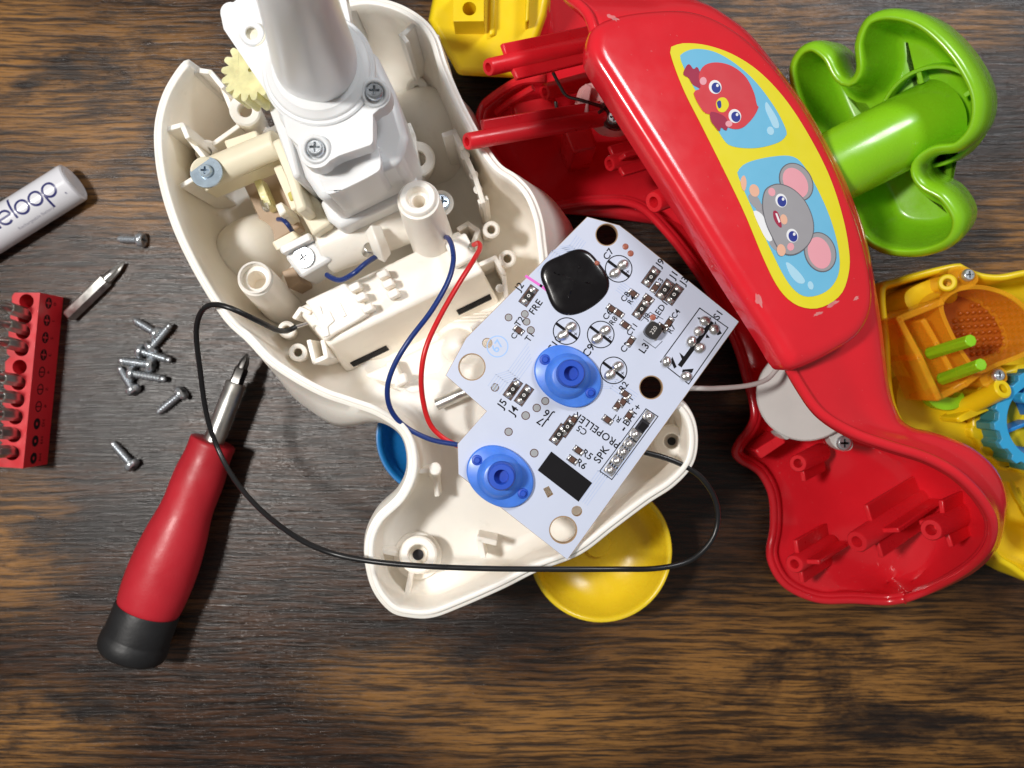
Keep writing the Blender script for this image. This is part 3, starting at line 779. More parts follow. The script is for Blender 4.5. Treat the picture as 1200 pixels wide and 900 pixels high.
# silkscreen words
ne1, ne2 = -E1, -E2
for body, x, y, h, u in [('J2', 609, 336, 10, E1), ('FRE', 628, 360, 10, E1), ('T2', 609, 377, 9, E1), ('T1', 621, 395, 9, E1), ('C3', 604, 392, 8, E1), ('C7', 713, 298, 9.5, E1),
                         ('J9', 774, 308, 10, E1), ('J1', 790, 322, 10, E1), ('J3', 802, 329, 10, E1), ('R3', 773, 331, 8, E1), ('C8', 733, 348, 8.5, E1), ('R4', 740, 352, 7.5, E1),
                         ('LED1', 774, 363, 9, E1), ('C6', 712, 369, 8.5, E1), ('R8', 719, 376, 8, E1), ('C11', 741, 386, 8, E1), ('C2', 733, 407, 9, E1), ('L3', 755, 408, 10.5, E1),
                         ('C4', 792, 368, 8, E1), ('R7', 787, 386, 8, E1), ('J8', 758, 371, 8, E1), ('S1', 842, 369, 10, E1), ('C9', 690, 411, 11, E1), ('C10', 650, 404, 10.5, E1),
                         ('J5', 589, 473, 11, E1), ('J4', 602, 481, 11, E1), ('J6', 642, 485, 11, ne2), ('J7', 635, 494, 11, ne2), ('C5', 682, 504, 9, ne2), ('PROPELLER', 700, 504, 10.5, ne2),
                         ('R2', 731, 453, 9, E1), ('F1', 738, 469, 8, E1), ('R1', 723, 490, 8, ne2), ('BAT+', 741, 486.5, 10, E1), ('-', 730, 502, 14, E1), ('SPK', 705, 533, 11, E1),
                         ('R5', 688, 533, 10, E2), ('R6', 681, 544, 10, E2)]:
    label(body, x, y, h, u)
# blue silicone buttons
def button(cx, cy):
    ang = math.radians(-36); k = KB
    base = []
    for i in range(72):
        a = 2*math.pi*i/72; c_, s_ = math.cos(a), math.sin(a)
        rr = 32*(1+.30*abs(c_)**2.2)          # oval with fuller ends
        rr = min(rr, 42.0)
        base.append((rr*c_, rr*s_*1.02))
    base = cr(base, 72)
    u = Vector((math.cos(ang), math.sin(ang), 0)); v = Vector((-u.y, u.x, 0)); c = bpt(cx, cy)
    def R(sc, z): return [c+u*x*k*sc+v*y*k*sc+UP*z for x, y in base]
    ob = MB().rings([R(1, -.02), R(1.0, .8), R(.985, 1.1), R(.95, 1.25)], False, True).build('rubber_button', 'silicone', pcb, ang=50)
    rc = lambda r, z: [c+(u*math.cos(2*math.pi*i/48)+v*math.sin(2*math.pi*i/48))*r*k+UP*z for i in range(48)]
    MB().rings([rc(27, 1.2), rc(25.5, 1.6), rc(22.5, 2.6), rc(20, 3.2), rc(17, 3.4)], False, True).build('button_skirt', 'silicone', ob, ang=50)
    tx, ty = cx+2, cy-3
    c = bpt(tx, ty)
    MB().rings([rc(16.5, 3.2), rc(16, 6.4), rc(15.4, 7.0), rc(14, 7.3), rc(8.6, 7.3), rc(8.0, 7.0), rc(7.6, 5.0)], False, True).build('button_nub', 'silicone_dark', ob, ang=45)
    for s_ in (-1, 1):
        p = Vector(bpt(cx, cy))+u*s_*33*k+UP*1.2
        MB().lathe([(1.25, 0), (1.1, .25), (.75, .3), (.7, .75), (.55, .9)], p, (0, 0, 1), 20).build('button_peg', 'silicone_dark', ob)
button(665, 441)
button(586, 558)

# ------------------------------------------------------------------ wires
def wire(name, label_, pts, r, m, tips=None):
    t_ = thing(name, label_, 'wire', P(*pts[0]))
    MB().tube([P(*p) for p in pts], r, 12, 140).build('insulation', m, t_)
    if tips:
        for a, b in tips: MB().tube([P(*a), P(*b)], r*.62, 8, 4).build('bare_end', 'solder', t_)
    return t_
wire('wire', 'long black wire looping across the table and up under the circuit board edge',
     [(347,383,46.5),(338,387,47.5),(325,387,51),(300,375,57),(270,361,60),(248,357,58),(235,367,54),(230,390,49),(234,430,43),(242,485,36),(255,525,33),(275,562,36),(305,597,44),(345,628,53),(385,647,58),(430,657,59),(490,663,60),(560,666,60),(640,667,60),(720,667,58),(770,666,54),(808,657,52),(832,636,52),(841,612,52),(838,585,53),(822,560,54.2),(800,545,54.8),(778,536,54.8),(755,530,54.6)],
     .64, 'wire_black', [((347,383,46.5),(360,379,45))])
wire('wire', 'dark blue wire running from the white compartment to the board\'s lower left button',
     [(519,278,44),(525,279,50),(530,290,55),(531,308,58),(524,332,60),(505,365,62),(480,398,63),(462,428,62),(454,455,60),(458,480,57),(475,500,55),(505,515,54.4),(535,521,54.6),(560,527,54.8)], .60, 'wire_blue')
wire('wire', 'bright red wire running from a white contact post to under the board',
     [(555,287,45.8),(561,285,48),(562,292,51),(553,308,55),(536,335,58),(515,372,60),(500,405,61),(494,435,60),(495,465,57),(503,495,54.5),(518,512,53.6),(540,524,53.6),(560,532,54.2)], .60, 'wire_red')
wire('wire', 'white wire from the board\'s right edge to the speaker disc',
     [(790,456,54.6),(812,455,54.6),(840,455,50),(875,452,44),(898,445,40),(912,431,37),(925,420,34)], .60, 'wire_white')
wire('wire', 'short dark blue wire tucked beside the white motor drum clip',
     [(383,322,43),(390,326,44.5),(400,328,46),(415,320,48),(428,309,47),(440,301,44)], .65, 'wire_blue')
wire('wire', 'tiny bright blue wire inside the left motor tray',
     [(326,257,34),(332,258,37),(338,264,38),(343,272,34)], .6, 'wire_blue')
# ------------------------------------------------------------------ red toy half
red = thing('toy_body_half', 'glossy red plastic toy half with animal sticker panel, open side towards the circuit board', 'toy shell', P(900, 350, 0))
PN = Vector((.34, .21, .906)).normalized(); P0 = P(810, 240, 72)
def pp(px, py, lift=0.0): return on_plane(px, py, P0, PN, lift)
def zpl(px, py): return pp(px, py).z
# stations along the body: upper rim U, right silhouette R, lower rim W   (px, py, z)
ST = [((630,-60,50),(780,-50,40),(615,-60,20)),
      ((660,-12,60),(812,-4,47),(628,-20,20)),
      ((690,18,66),(845,14,50),(634,25,20)),
      ((702,62,67),(880,40,50),(608,90,17)),
      ((720,96,67),(915,84,50),(566,124,15)),
      ((745,136,67),(944,124,50),(566,168,13)),
      ((768,172,67),(968,166,50),(592,205,12)),
      ((796,216,67),(992,214,50),(624,243,12)),
      ((822,258,67),(1010,262,50),(690,237,12)),
      ((846,296,67),(1021,306,50),(742,239,12)),
      ((872,338,66),(1028,346,50),(778,268,12)),
      ((898,380,66),(1034,384,50),(822,326,12)),
      ((920,420,66),(1038,420,50),(858,392,12)),
      ((938,452,65),(1042,452,50),(874,440,12)),
      ((962,484,64),(1050,480,50),(884,490,13)),
      ((1000,507,63),(1068,500,50),(862,530,14)),
      ((1042,522,62),(1100,508,50),(890,552,10)),
      ((1086,536,61),(1138,524,49),(905,580,8)),
      ((1122,556,60),(1166,550,47),(907,618,7)),
      ((1150,584,58),(1178,582,44),(903,652,7)),
      ((1164,612,55),(1174,612,42),(920,684,7)),
      ((1158,642,48),(1164,644,36),(958,702,8)),
      ((1132,668,36),(1138,671,28),(1000,703,10)),
      ((1092,690,22),(1096,693,18),(1040,705,12)),
      ((1064,701,16),(1065,702,15),(1063,701.5,15))]
def build_red():
    secs = []
    for U, R, W in ST:
        U, R, W = P(*U), P(*R), P(*W)
        Q = U*.5+R*.5 + Vector((0, 0, .6))
        mid = (W+R)/2
        r2 = Vector((R.x, R.y, max(R.z*.45, 2.0))) + (R-W).normalized()*.6
        l1 = Vector((R.x+(W.x-R.x)*.14, R.y+(W.y-R.y)*.14, min(7.0, W.z*.6+2)))
        l2 = Vector((R.x+(W.x-R.x)*.5, R.y+(W.y-R.y)*.5, 1.8))
        l3 = Vector((R.x+(W.x-R.x)*.85, R.y+(W.y-R.y)*.85, 2.4 + .28*W.z))
        w1 = Vector((W.x+(R.x-W.x)*.03, W.y+(R.y-W.y)*.03, W.z*.55+.8))
        f_ = min(1.0, (R-W).length/13)
        for q_ in (r2, l1, l2, l3, w1): q_.z = q_.z*f_ + W.z*(1-f_)
        pts = [U, Q, R, r2, l1, l2, l3, w1, W]
        secs.append(cr(pts, 46, closed=False))
    A = np.array(secs)
    B = np.stack([cr_fixed(A[:, j], 6) for j in range(A.shape[1])], 1)
    rs = [[Vector(p) for p in row] for row in B]
    mb = MB().rings(rs, closed=False)
    o = mb.build('body_shell', 'red', red, ang=60)
    so = o.modifiers.new('solidify', 'SOLIDIFY'); so.thickness = 1.9*S; so.offset = -1.0; so.use_even_offset = False
    rim = [rs[i][0] for i in range(0, len(rs), 2)] + [rs[-1][0]]
    rimw = [rs[i][-1] for i in range(0, len(rs), 2)]
    MB().tube([p-Vector((0, 0, .3)) for p in rim[:-1]+rimw[::-1]], 1.15, 12, 620).build('rim_bead', 'red', red)
    return B
def cr_fixed(A, per):
    m = len(A); out = []
    for i in range(m-1):
        p0, p1, p2, p3 = A[max(i-1, 0)], A[i], A[i+1], A[min(i+2, m-1)]
        for t in np.linspace(0, 1, per, endpoint=False):
            out.append(0.5*((2*p1)+(p2-p0)*t+(2*p0-5*p1+4*p2-p3)*t*t+(3*p1-p0-3*p2+p3)*t**3))
    out.append(A[-1]); return np.array(out)
RB = build_red()
# raised sticker panel
POL = cr([(700,26),(694,44),(698,64),(720,100),(760,163),(800,226),(840,290),(880,353),(908,397),(922,420),(934,430),(955,424),(985,409),(1010,392),(1024,368),(1027,338),(1020,296),(1004,244),(980,186),(950,130),(915,80),(880,44),(845,20),(808,8),(765,8),(725,14)], 220)
pu = (pp(925, 430)-pp(697, 62)).normalized(); pv = PN.cross(pu)
w2 = np.array([((pp(x, y)-P0).dot(pu), (pp(x, y)-P0).dot(pv)) for x, y in POL])
w2 = ccw(w2)
def pf(q, lift): return [P0+pu*x+pv*y+PN*lift for x, y in q]
rs = [pf(inset2(w2, d, 3), l) for d, l in [(1.0, -7), (.3, -4.5), (0, -2.8), (.15, -1.8), (.6, -.95), (1.3, -.45), (2.0, -.18), (2.6, -.07), (3.1, 0)]]
panel = MB().rings(rs, False, True).build('sticker_panel', 'red', red, ang=50)
# sticker: printed sheets
def sheet(poly, lift, m, name, par, hole=()):
    ls = [[((pp(x, y)-P0).dot(pu), (pp(x, y)-P0).dot(pv)) for x, y in l] for l in [poly, *hole]]
    return MB().loops(ls, (P0, pu, pv, PN), lift-.05, lift).build(name, m, par, ang=30)
stk = sheet(spl([(785,62),(790,54),(804,51),(830,54),(860,65),(890,85),(920,117),(948,160),(972,208),(988,258),(995,300),(993,325),(985,345),(968,358),(950,362),(930,356),(912,338),(895,305),(872,250),(848,200),(822,148),(800,104)], 110), .16, 'yellow_print', 'sticker', panel)
w_up = spl([(797,70),(801,62),(816,58),(838,62),(862,76),(886,98),(908,128),(920,152),(920,160),(910,168),(885,174),(858,172),(846,162),(830,132),(812,102)], 80)
w_dn = spl([(865,208),(866,198),(878,190),(905,184),(928,184),(942,196),(960,228),(974,262),(982,295),(982,320),(972,338),(955,347),(938,346),(922,330),(905,298),(885,254)], 80)
a_ = sheet(w_up, .24, 'print_blue', 'sticker_window', stk)
b_ = sheet(w_dn, .24, 'print_blue', 'sticker_window', stk)
def ell(cx, cy, rx, ry, deg, lift, m, name): return sheet(circ(cx, cy, rx, 36, ry, math.radians(deg)), lift, m, name, stk)
# a plain cartoon bird
sheet(spl([(803,79),(807,76),(812,82),(816,79),(820,86),(826,92),(829,104),(827,110),(818,104),(811,100),(806,92),(800,88)], 40), .30, 'print_dkred', 'print_tuft', stk)
sheet(spl([(812,110),(820,104),(818,90),(824,78),(838,74),(856,78),(872,90),(882,108),(886,124),(888,126),(882,138),(870,150),(858,152),(846,146),(838,136),(824,132)], 60), .33, 'print_red', 'print_bird', stk)
sheet(spl([(832,132),(846,136),(852,144),(850,154),(844,150),(842,155),(836,148),(832,142)], 30), .36, 'print_dkred', 'print_wing', stk)
for (x, y) in [(837, 103), (860, 137)]:
    ell(x, y, 7.2, 8.2, -20, .39, 'print_white', 'print_eye'); ell(x+1, y+1, 5.2, 6.2, -20, .42, 'print_navy', 'print_pupil'); ell(x+2.4, y-1.6, 1.5, 1.8, 0, .45, 'print_white', 'print_glint')
sheet(spl([(838,122),(842,116),(849,116),(853,124),(848,132),(841,131)], 28), .39, 'yellow_print', 'print_beak', stk)
sheet(spl([(839,121),(843,119),(844,126),(841,128)], 16), .42, 'print_navy', 'print_mouth', stk)
ell(823, 96, 4, 4.6, 0, .39, 'print_pink', 'print_cheek'); ell(853, 146, 4, 3.6, 0, .39, 'print_pink', 'print_cheek')
sheet(spl([(897,120),(903,128),(910,140),(912,150),(906,150),(901,140),(896,128)], 28), .30, 'print_pale', 'print_glint', stk); ell(902, 154, 4, 5, -20, .30, 'print_pale', 'print_glint')
# a plain cartoon mouse
sheet(spl([(884,236),(892,240),(898,250),(906,262),(912,282),(904,286),(896,276),(888,258)], 30), .28, 'print_grey', 'print_body', stk)
sheet(spl([(882,248),(892,252),(900,268),(904,282),(898,282),(890,268)], 24), .31, 'print_white', 'print_belly', stk)
sheet(spl([(869,222),(867,212),(871,206),(874,214),(872,224)], 20), .29, 'print_skin', 'print_tail', stk)
sheet(spl([(876,230),(884,228),(892,242),(890,248),(880,240)], 20), .30, 'print_grey', 'print_arm', stk); ell(883, 224, 5.6, 7.5, -20, .33, 'print_skin', 'print_hand')
sheet(spl([(900,276),(906,282),(916,290),(912,296),(902,288)], 20), .30, 'print_grey', 'print_arm', stk)
for (x, y, d) in [(932, 214, -32), (960, 296, -18)]:
    ell(x, y, 18.5, 24, d, .31, 'print_dkgrey', 'print_ear'); ell(x, y, 17.3, 22.7, d, .34, 'print_grey', 'print_ear'); ell(x-1, y+1, 13, 19, d, .37, 'print_pink', 'print_ear_inside')
HD = [(894,226),(900,219),(912,216),(928,222),(942,236),(951,256),(952,274),(946,288),(934,298),(922,300),(912,294),(904,280),(896,262),(892,242)]
sheet(spl(HD, 60), .40, 'print_dkgrey', 'print_head', stk)
hc = np.mean(HD, 0); sheet([tuple(hc+(np.array(p)-hc)*.968) for p in spl(HD, 60)], .43, 'print_grey', 'print_head', stk)
for (x, y) in [(914, 236), (927, 277)]:
    ell(x, y, 6.6, 8.2, -20, .46, 'print_white', 'print_eye'); ell(x+.6, y+1, 5, 6.4, -20, .49, 'print_navy', 'print_pupil'); ell(x+2, y-1.6, 1.5, 1.9, 0, .52, 'print_white', 'print_glint')
ell(903, 226, 4, 5, -20, .46, 'print_pink', 'print_cheek'); ell(925, 290, 4, 4.6, 0, .46, 'print_pink', 'print_cheek'); ell(917, 258, 4, 6, -15, .47, 'print_skin', 'print_nose')
sheet(spl([(905,248),(910,250),(914,262),(914,268),(909,264),(905,256)], 24), .46, 'print_dkred', 'print_mouth', stk); sheet([(907,251),(909,251),(913,261),(911,262)], .49, 'print_white', 'print_teeth', stk)
ell(914, 294, 5, 7, -10, .47, 'print_skin', 'print_hand')
sheet(spl([(920,308),(928,312),(940,325),(942,332),(934,332),(925,322)], 24), .30, 'print_pale', 'print_glint', stk); ell(949, 335, 3.2, 5, -15, .30, 'print_pale', 'print_glint')

# dried glue smears around the sticker; the lower left one paints lamp glare
random.seed(21)
for (cx, cy, rx, ry, rot) in [(975,356,10,3,-.5),(958,368,6,2.2,-.4),(718,21,8,2.6,.5),(889,352,4,9,-.35),(1003,350,4,2,-.7)]:
    pts = []
    for i in range(18):
        a = 2*math.pi*i/18; f = random.uniform(.55, 1.15); c_, s_ = math.cos(a)*rx*f, math.sin(a)*ry*f
        pts.append((cx+c_*math.cos(rot)-s_*math.sin(rot), cy+c_*math.sin(rot)+s_*math.cos(rot)))
    sheet(spl(pts, 40), .14 if not (cx > 930 and cy < 350) else .6, 'glue_glare', 'glue_glare_smear', panel)
# red screw posts with fins
def rpost(tip, base, r, fins=((0, 1),), rb=None, par=red, fin_len=.82, fw=3.4):
    A, B = P(*base), P(*tip); L = (B-A).length; u, v, w_ = basis(B-A)
    ob = MB().lathe([((rb or r*1.12), 0), (r, L-.4), (r*.9, L), (r*.52, L), (r*.48, L-.3), (r*.42, L-5)], A, B-A, 26).build('screw_post', 'red_in', par)
    for (cu, cv) in fins:
        d = (u*cu+v*cv).normalized(); n_ = d.cross(w_)
        c = A + w_*L*fin_len/2 + d*(r+fw*.42)
        MB().box(c, w_*L*fin_len/2, d*fw*.55, n_*.65).build('post_fin', 'red_in', ob, bevel=.3)
    return ob
rpost((572, 79, 52), (720, 46, 26), 2.0, [(1, 0), (-1, .2)], fin_len=.86, fw=2.6)
rpost((547, 166, 61), (705, 138, 40), 1.9, [(-1, .3)], fin_len=.88, fw=2.2)
rpost((766, 237, 56), (850, 205, 40), 2.5, [])
rpost((714, 192, 34), (800, 168, 20), 2.0, [(1, .2), (-1, 0), (0, 1)], fin_len=.93, fw=2.4)
rpost((638, 108, 24), (700, 92, 14), 2.2, [])
rpost((705, 84, 30), (760, 66, 20), 2.6, [])
# moulded ridges inside the upper half
MB().tube([P(568,122,17), P(590,105,22), P(612,94,26), P(640,92,28)], 1.2, 8, 30).build('moulded_ridge', 'red_in', red)
MB().tube([P(582,132,15), P(600,118,20), P(625,103,24)], 1.0, 8, 30).build('moulded_ridge', 'red_in', red)
MB().plate([(600,120),(650,112),(662,138),(606,146)], 4, 19).build('inner_block', 'red_in', red, bevel=.6)
MB().plate([(660,150),(690,140),(700,172),(672,180)], 4, 26).build('inner_block', 'red_in', red, bevel=.6)
# tail posts
rpost((1004, 635, 30), (1092, 578, 6), 2.9, [(1, 0), (-1, 0), (0, 1)], fin_len=.80, fw=4.5)
rpost((1091, 621, 40), (1136, 598, 22), 2.7, [(1, .2), (-1, 0), (0, -1)], fin_len=.7, fw=3.4)
rpost((931, 661, 20), (972, 636, 3), 2.5, [(1, 0), (-1, 0), (0, 1)], fin_len=.9, fw=3.6)
rpost((935, 543, 22), (962, 530, 8), 2.4, [(1, 0)], fin_len=.9, fw=3)
MB().plate([(884,528),(916,508),(922,518),(892,538)], 4, 20).build('inner_block', 'red_in', red, bevel=.5)
# translucent lever with screw and spring wire
lever = MB().plate(spl([(676,112),(684,100),(705,96),(726,100),(742,118),(744,142),(730,152),(708,150),(694,140),(674,142)], 50), 34, 40).build('lever', 'pink_clear', red, bevel=.6)
MB().plate([(676,143),(677,118),(686,97),(694,100),(690,122),(690,143)], 39.5, 44).build('lever_lip', 'pink_clear', lever, bevel=.4)
k = (H-33)/F
MB().loops([circ(0, 0, 19*k, 32), circ(0, 0, 1.4, 16)], (P(722, 134, 40), Vector((1, 0, 0)), Vector((0, 1, 0)), UP), 0, 1.6).build('washer', 'dark_steel', lever, bevel=.2)
head_mb(MB(), P(720, 138, 41.5), (-.2, -.1, 1), 7.5*k).build('screw', 'zinc', lever)
MB().tube([P(648,85,48), P(656,100,46), P(664,112,44.8), P(680,117,44.6), P(704,124,42.8)], .42, 8, 40).build('spring_wire', 'dark_steel', lever)
MB().tube([P(651,119,46), P(653,128,45.5), P(658,133,45), P(676,137,44.8), P(692,143,43), P(704,130,42.6), P(714,120,42.5)], .42, 8, 50).build('spring_wire', 'dark_steel', lever)
# speaker under the panel's lower end
spk = thing('speaker', 'grey white speaker disc tucked under the red panel\'s lower end', 'speaker', P(945, 460, 6))
cs = P(944, 462, 30)
MB().lathe([(9.5, -14), (10.5, -3), (12.2, -2.5), (12.2, 0), (11.8, .4), (0.2, .4)], cs, (-.25, -.1, 1), 48, True, False).build('speaker_can', 'speaker_grey', spk)
MB().plate([(913,508),(948,486),(954,496),(922,516)], 18, 26).build('mounting_tab', 'speaker_grey', spk, bevel=.4)
MB().plate(spl([(970,498),(984,505),(998,515),(998,526),(986,528),(974,518)], 30), 24, 28).build('mounting_tab', 'speaker_grey', spk, bevel=.4)
head_mb(MB(), P(988, 519, 28), (0, 0, 1), 9*.222).build('screw', 'zinc', spk)

# ------------------------------------------------------------------ green three-lobed wheel
WN = Vector((-.62, -.30, .72)).normalized(); W0 = P(1080, 190, 42)
wheel = thing('toy_propeller', 'lime green three-lobed hollow toy propeller with round hub behind the red panel', 'toy propeller', P(1060, 170, 6))
GOL = cr([(921,84),(932,58),(952,49),(972,62),(984,84),(994,91),(1000,80),(999,48),(1014,19),(1046,11),(1086,24),(1125,62),(1149,108),(1147,150),(1124,177),(1094,183),(1078,196),(1084,212),(1110,228),(1127,258),(1116,287),(1080,302),(1036,300),(1006,282),(990,250),(974,215),(950,170),(930,125)], 220)
wu, wv, _ = basis(WN)
g2 = ccw(np.array([((on_plane(x, y, W0, WN)-W0).dot(wu), (on_plane(x, y, W0, WN)-W0).dot(wv)) for x, y in GOL]))
def wf(q, l): return [W0+wu*x+wv*y+WN*l for x, y in q]
DP = 20
rs = [wf(inset2(g2, d, 3), l) for d, l in [(4.0, -DP), (1.5, -DP+.2), (.4, -DP+1.5), (-.3, -8), (-.3, -4.5), (0, -2.0), (.6, -.7), (1.2, -.12), (1.8, 0), (2.1, -.12), (2.3, -.6), (2.5, -2.2), (3.4, -DP*.55), (5.4, -DP+3.4), (6.4, -DP+2.0), (7.5, -DP+1.7)]]
MB().rings(rs, True, True).build('lobed_rim', 'green', wheel, ang=60)
hc0 = on_plane(1074, 142, W0, WN) - WN*(DP-1.6)
HL = 46
MB().lathe([(9.4, 0), (8.9, HL-1), (8.4, HL), (5, HL), (5, HL-8)], hc0, (-.86, -.45, .20), 48).build('hub', 'green', wheel)
q = [hc0 + (wu*math.cos(a)+wv*math.sin(a))*14.5 + WN*8.5 for a in np.linspace(0, 2*math.pi, 50)[:-1]]
MB().lathe([(12.9, 0), (12.5, 6.5), (11.5, 6.5), (11.5, 0)], hc0, WN, 56, False, False).build('inner_ring', 'green', wheel, bevel=.3)
for a in (20, 95, 170, 245, 320):
    a = math.radians(a); d = wu*math.cos(a)+wv*math.sin(a)
    MB().box(hc0+d*10.4+WN*3.0, d*1.8, WN*3.0, WN.cross(d)*.6).build('web', 'green', wheel, bevel=.2)
# ------------------------------------------------------------------ yellow toy half on the right
yel = thing('toy_base_half', 'bright yellow plastic toy half holding orange window and green pegs, at right edge', 'toy shell', P(1150, 480, 0))
YO = spl([(1032,338),(1052,326),(1090,315),(1124,308),(1134,312),(1150,319),(1175,321),(1210,315),(1260,318),(1290,420),(1290,600),(1262,690),(1212,684),(1185,668),(1164,652),(1152,618),(1132,570),(1100,535),(1064,512),(1042,470),(1036,400)], 160)
k = (H-14)/F
o2 = ccw(np.array([tuple(P(x, y, 24)[:2]) for x, y in YO]))
rs = [[Vector((x, y, z)) for x, y in inset2(o2, d, 3)] for d, z in [(4, .4), (1.5, 1), (.2, 4), (-.3, 10), (0, 23.2), (.3, 23.8), (.9, 24), (1.5, 23.8), (1.8, 23.2), (2.4, 12), (3.0, 8.4), (3.8, 7.4), (4.6, 7)]]
MB().rings(rs, True, True).build('base_shell', 'yellow', yel, ang=50)
MB().plate(spl([(1062,342),(1095,326),(1120,324),(1118,340),(1090,352),(1066,362)], 40), 8, 20).build('shell_step', 'yellow', yel, bevel=1.2, seg=3)
MB().plate(spl([(1052,480),(1060,440),(1095,470),(1140,500),(1180,520),(1200,560),(1150,560),(1080,520)], 50), 7, 13).build('shell_step', 'yellow', yel, bevel=1.5, seg=3)
MB().boss(P(1112, 352, 8), P(1110, 331, 33), 2.2, 1.0, 5).build('screw_post', 'yellow', yel)
pst = MB().boss(P(1118, 484, 14), P(1176, 455, 30), 2.6, 1.2, 6).build('screw_post', 'yellow', yel)
MB().plate([(1120,490),(1164,466),(1166,478),(1124,496)], 8, 22).build('post_fin', 'yellow', pst, bevel=.5)
# toothed blue ring with cup
c = P(1216, 492, 22); kx = (H-22)/F
ol = []
for i in range(16):
    for f, q in ((0, 56), (.12, 61), (.45, 61), (.57, 56)):
        a = 2*math.pi*(i+f)/16; ol.append((q*kx*math.cos(a), q*kx*math.sin(a)))
gr = MB().loops([ol, circ(0, 0, 46*kx, 50)], (c, Vector((1, 0, 0)), Vector((0, 1, 0)), UP), 2, 4).build('toothed_ring', 'lightblue', yel, bevel=.4)
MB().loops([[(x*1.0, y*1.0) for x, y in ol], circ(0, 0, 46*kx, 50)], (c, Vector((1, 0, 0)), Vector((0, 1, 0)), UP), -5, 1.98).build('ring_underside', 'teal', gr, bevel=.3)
MB().lathe([(46*kx, 3.2), (42*kx, -2), (30*kx, -8), (10*kx, -11), (.1, -11)], c, UP, 50, False, False).build('ring_cup', 'blue_plastic', gr)
for a in range(22, 360, 90):
    d = Vector((math.cos(math.radians(a)), math.sin(math.radians(a)), 0))
    MB().box(c+d*26*kx+UP*-4, d*20*kx, UP*3.5, UP.cross(d)*.5).build('spoke', 'blue_plastic', gr, bevel=.2)
MB().cyl(c+Vector((-32*kx, 26*kx, 3)), c+Vector((-32*kx, 26*kx, 7)), 1.4).build('ring_pin', 'lightblue', gr, bevel=.3)
ol2 = []
for i in range(14):
    for f, q in ((0, 62), (.1, 66), (.5, 66), (.6, 62)):
        a = 2*math.pi*(i+f+.3)/14; ol2.append((q*kx*math.cos(a), q*kx*math.sin(a)))
MB().loops([ol2], (c, Vector((1, 0, 0)), Vector((0, 1, 0)), UP), -14, -6.2).build('toothed_seat', 'yellow', yel, bevel=.6)
for x in (0, 1, 2):
    MB().tube([P(1182+8*x, 560+12*x, 12), P(1196+6*x, 590+12*x, 13), P(1225, 606+14*x, 12)], 1.0, 8, 20).build('moulded_ridge', 'yellow', yel)
# orange clear frame
win = MB()
arch = spl([(1106,362),(1112,348),(1130,340),(1156,340),(1184,350),(1206,372),(1214,400),(1196,414),(1170,424),(1148,432),(1134,418),(1118,392)], 80)
archo = [tuple(np.array([1158, 384])+(np.array(p)-np.array([1158, 384]))*1.12) for p in arch]
win = MB().plate(archo, 16, 31, [arch]).build('arched_window', 'orange_clear', yel, bevel=.4)
MB().plate([tuple(np.array([1158, 384])+(np.array(p)-np.array([1158, 384]))*1.0) for p in arch], 13, 15.5, zref=16).build('window_back', 'orange_deep', win)
for i in range(13):
    for j in range(9):
        x = 1116+i*7.4+j*1.2; y = 360+j*8-i*.6
        if ((x-1162)/48)**2+((y-386)/38)**2 < .9 and y < 424-.25*(x-1140) - (10 if x < 1130 else 0):
            MB().blob(P(x, y, 15.4), (.75, 0, 0), (0, .75, 0), (0, 0, 1.1), 8, 4).build('bead', 'orange_deep', win)
# clear box with pegs
cb_ = MB().plate([(1052,376),(1096,358),(1108,364),(1152,432),(1128,452),(1100,470)], 12, 15).build('window_box', 'orange_clear', yel, bevel=.5)
MB().wall([(1054,374),(1078,418),(1100,466)], 32, 15, 1.8).build('box_wall', 'orange_clear', cb_, bevel=.4)
MB().wall([(1054,374),(1104,354)], 32, 15, 1.8).build('box_wall', 'orange_clear', cb_, bevel=.4)
MB().wall([(1083,376),(1098,402),(1116,436)], 30, 15, 1.6).build('box_wall', 'orange_clear', cb_, bevel=.4)
MB().wall([(1100,466),(1132,450),(1152,434)], 30, 15, 1.8).build('box_wall', 'orange_clear', cb_, bevel=.4)
MB().plate(spl([(1112,316),(1126,312),(1142,318),(1146,330),(1130,340),(1112,336)], 36), 10, 29).build('screw_lug', 'orange_clear', yel, bevel=.5)
set_screw(yel, 1133, 323, 29.3, 7.5); 
MB().plate(spl([(1148,438),(1160,428),(1176,432),(1180,446),(1166,454),(1152,452)], 36), 10, 28).build('screw_lug', 'orange_clear', yel, bevel=.5)
set_screw(yel, 1168, 440, 28.3, 7.5)
lev = MB().plate(spl([(1060,398),(1066,392),(1078,408),(1092,440),(1104,462),(1120,466),(1128,460),(1130,470),(1120,479),(1104,480),(1090,472),(1078,448),(1062,418)], 70), 15.3, 19).build('green_lever', 'green', yel, bevel=.5)
for a_, b_ in [((1090,414,26),(1138,399,42)), ((1104,444,26),(1150,427,42))]:
    MB().cyl(P(*a_), P(*b_), 1.75, 1.6, 8).build('green_peg', 'green', lev, bevel=.25)

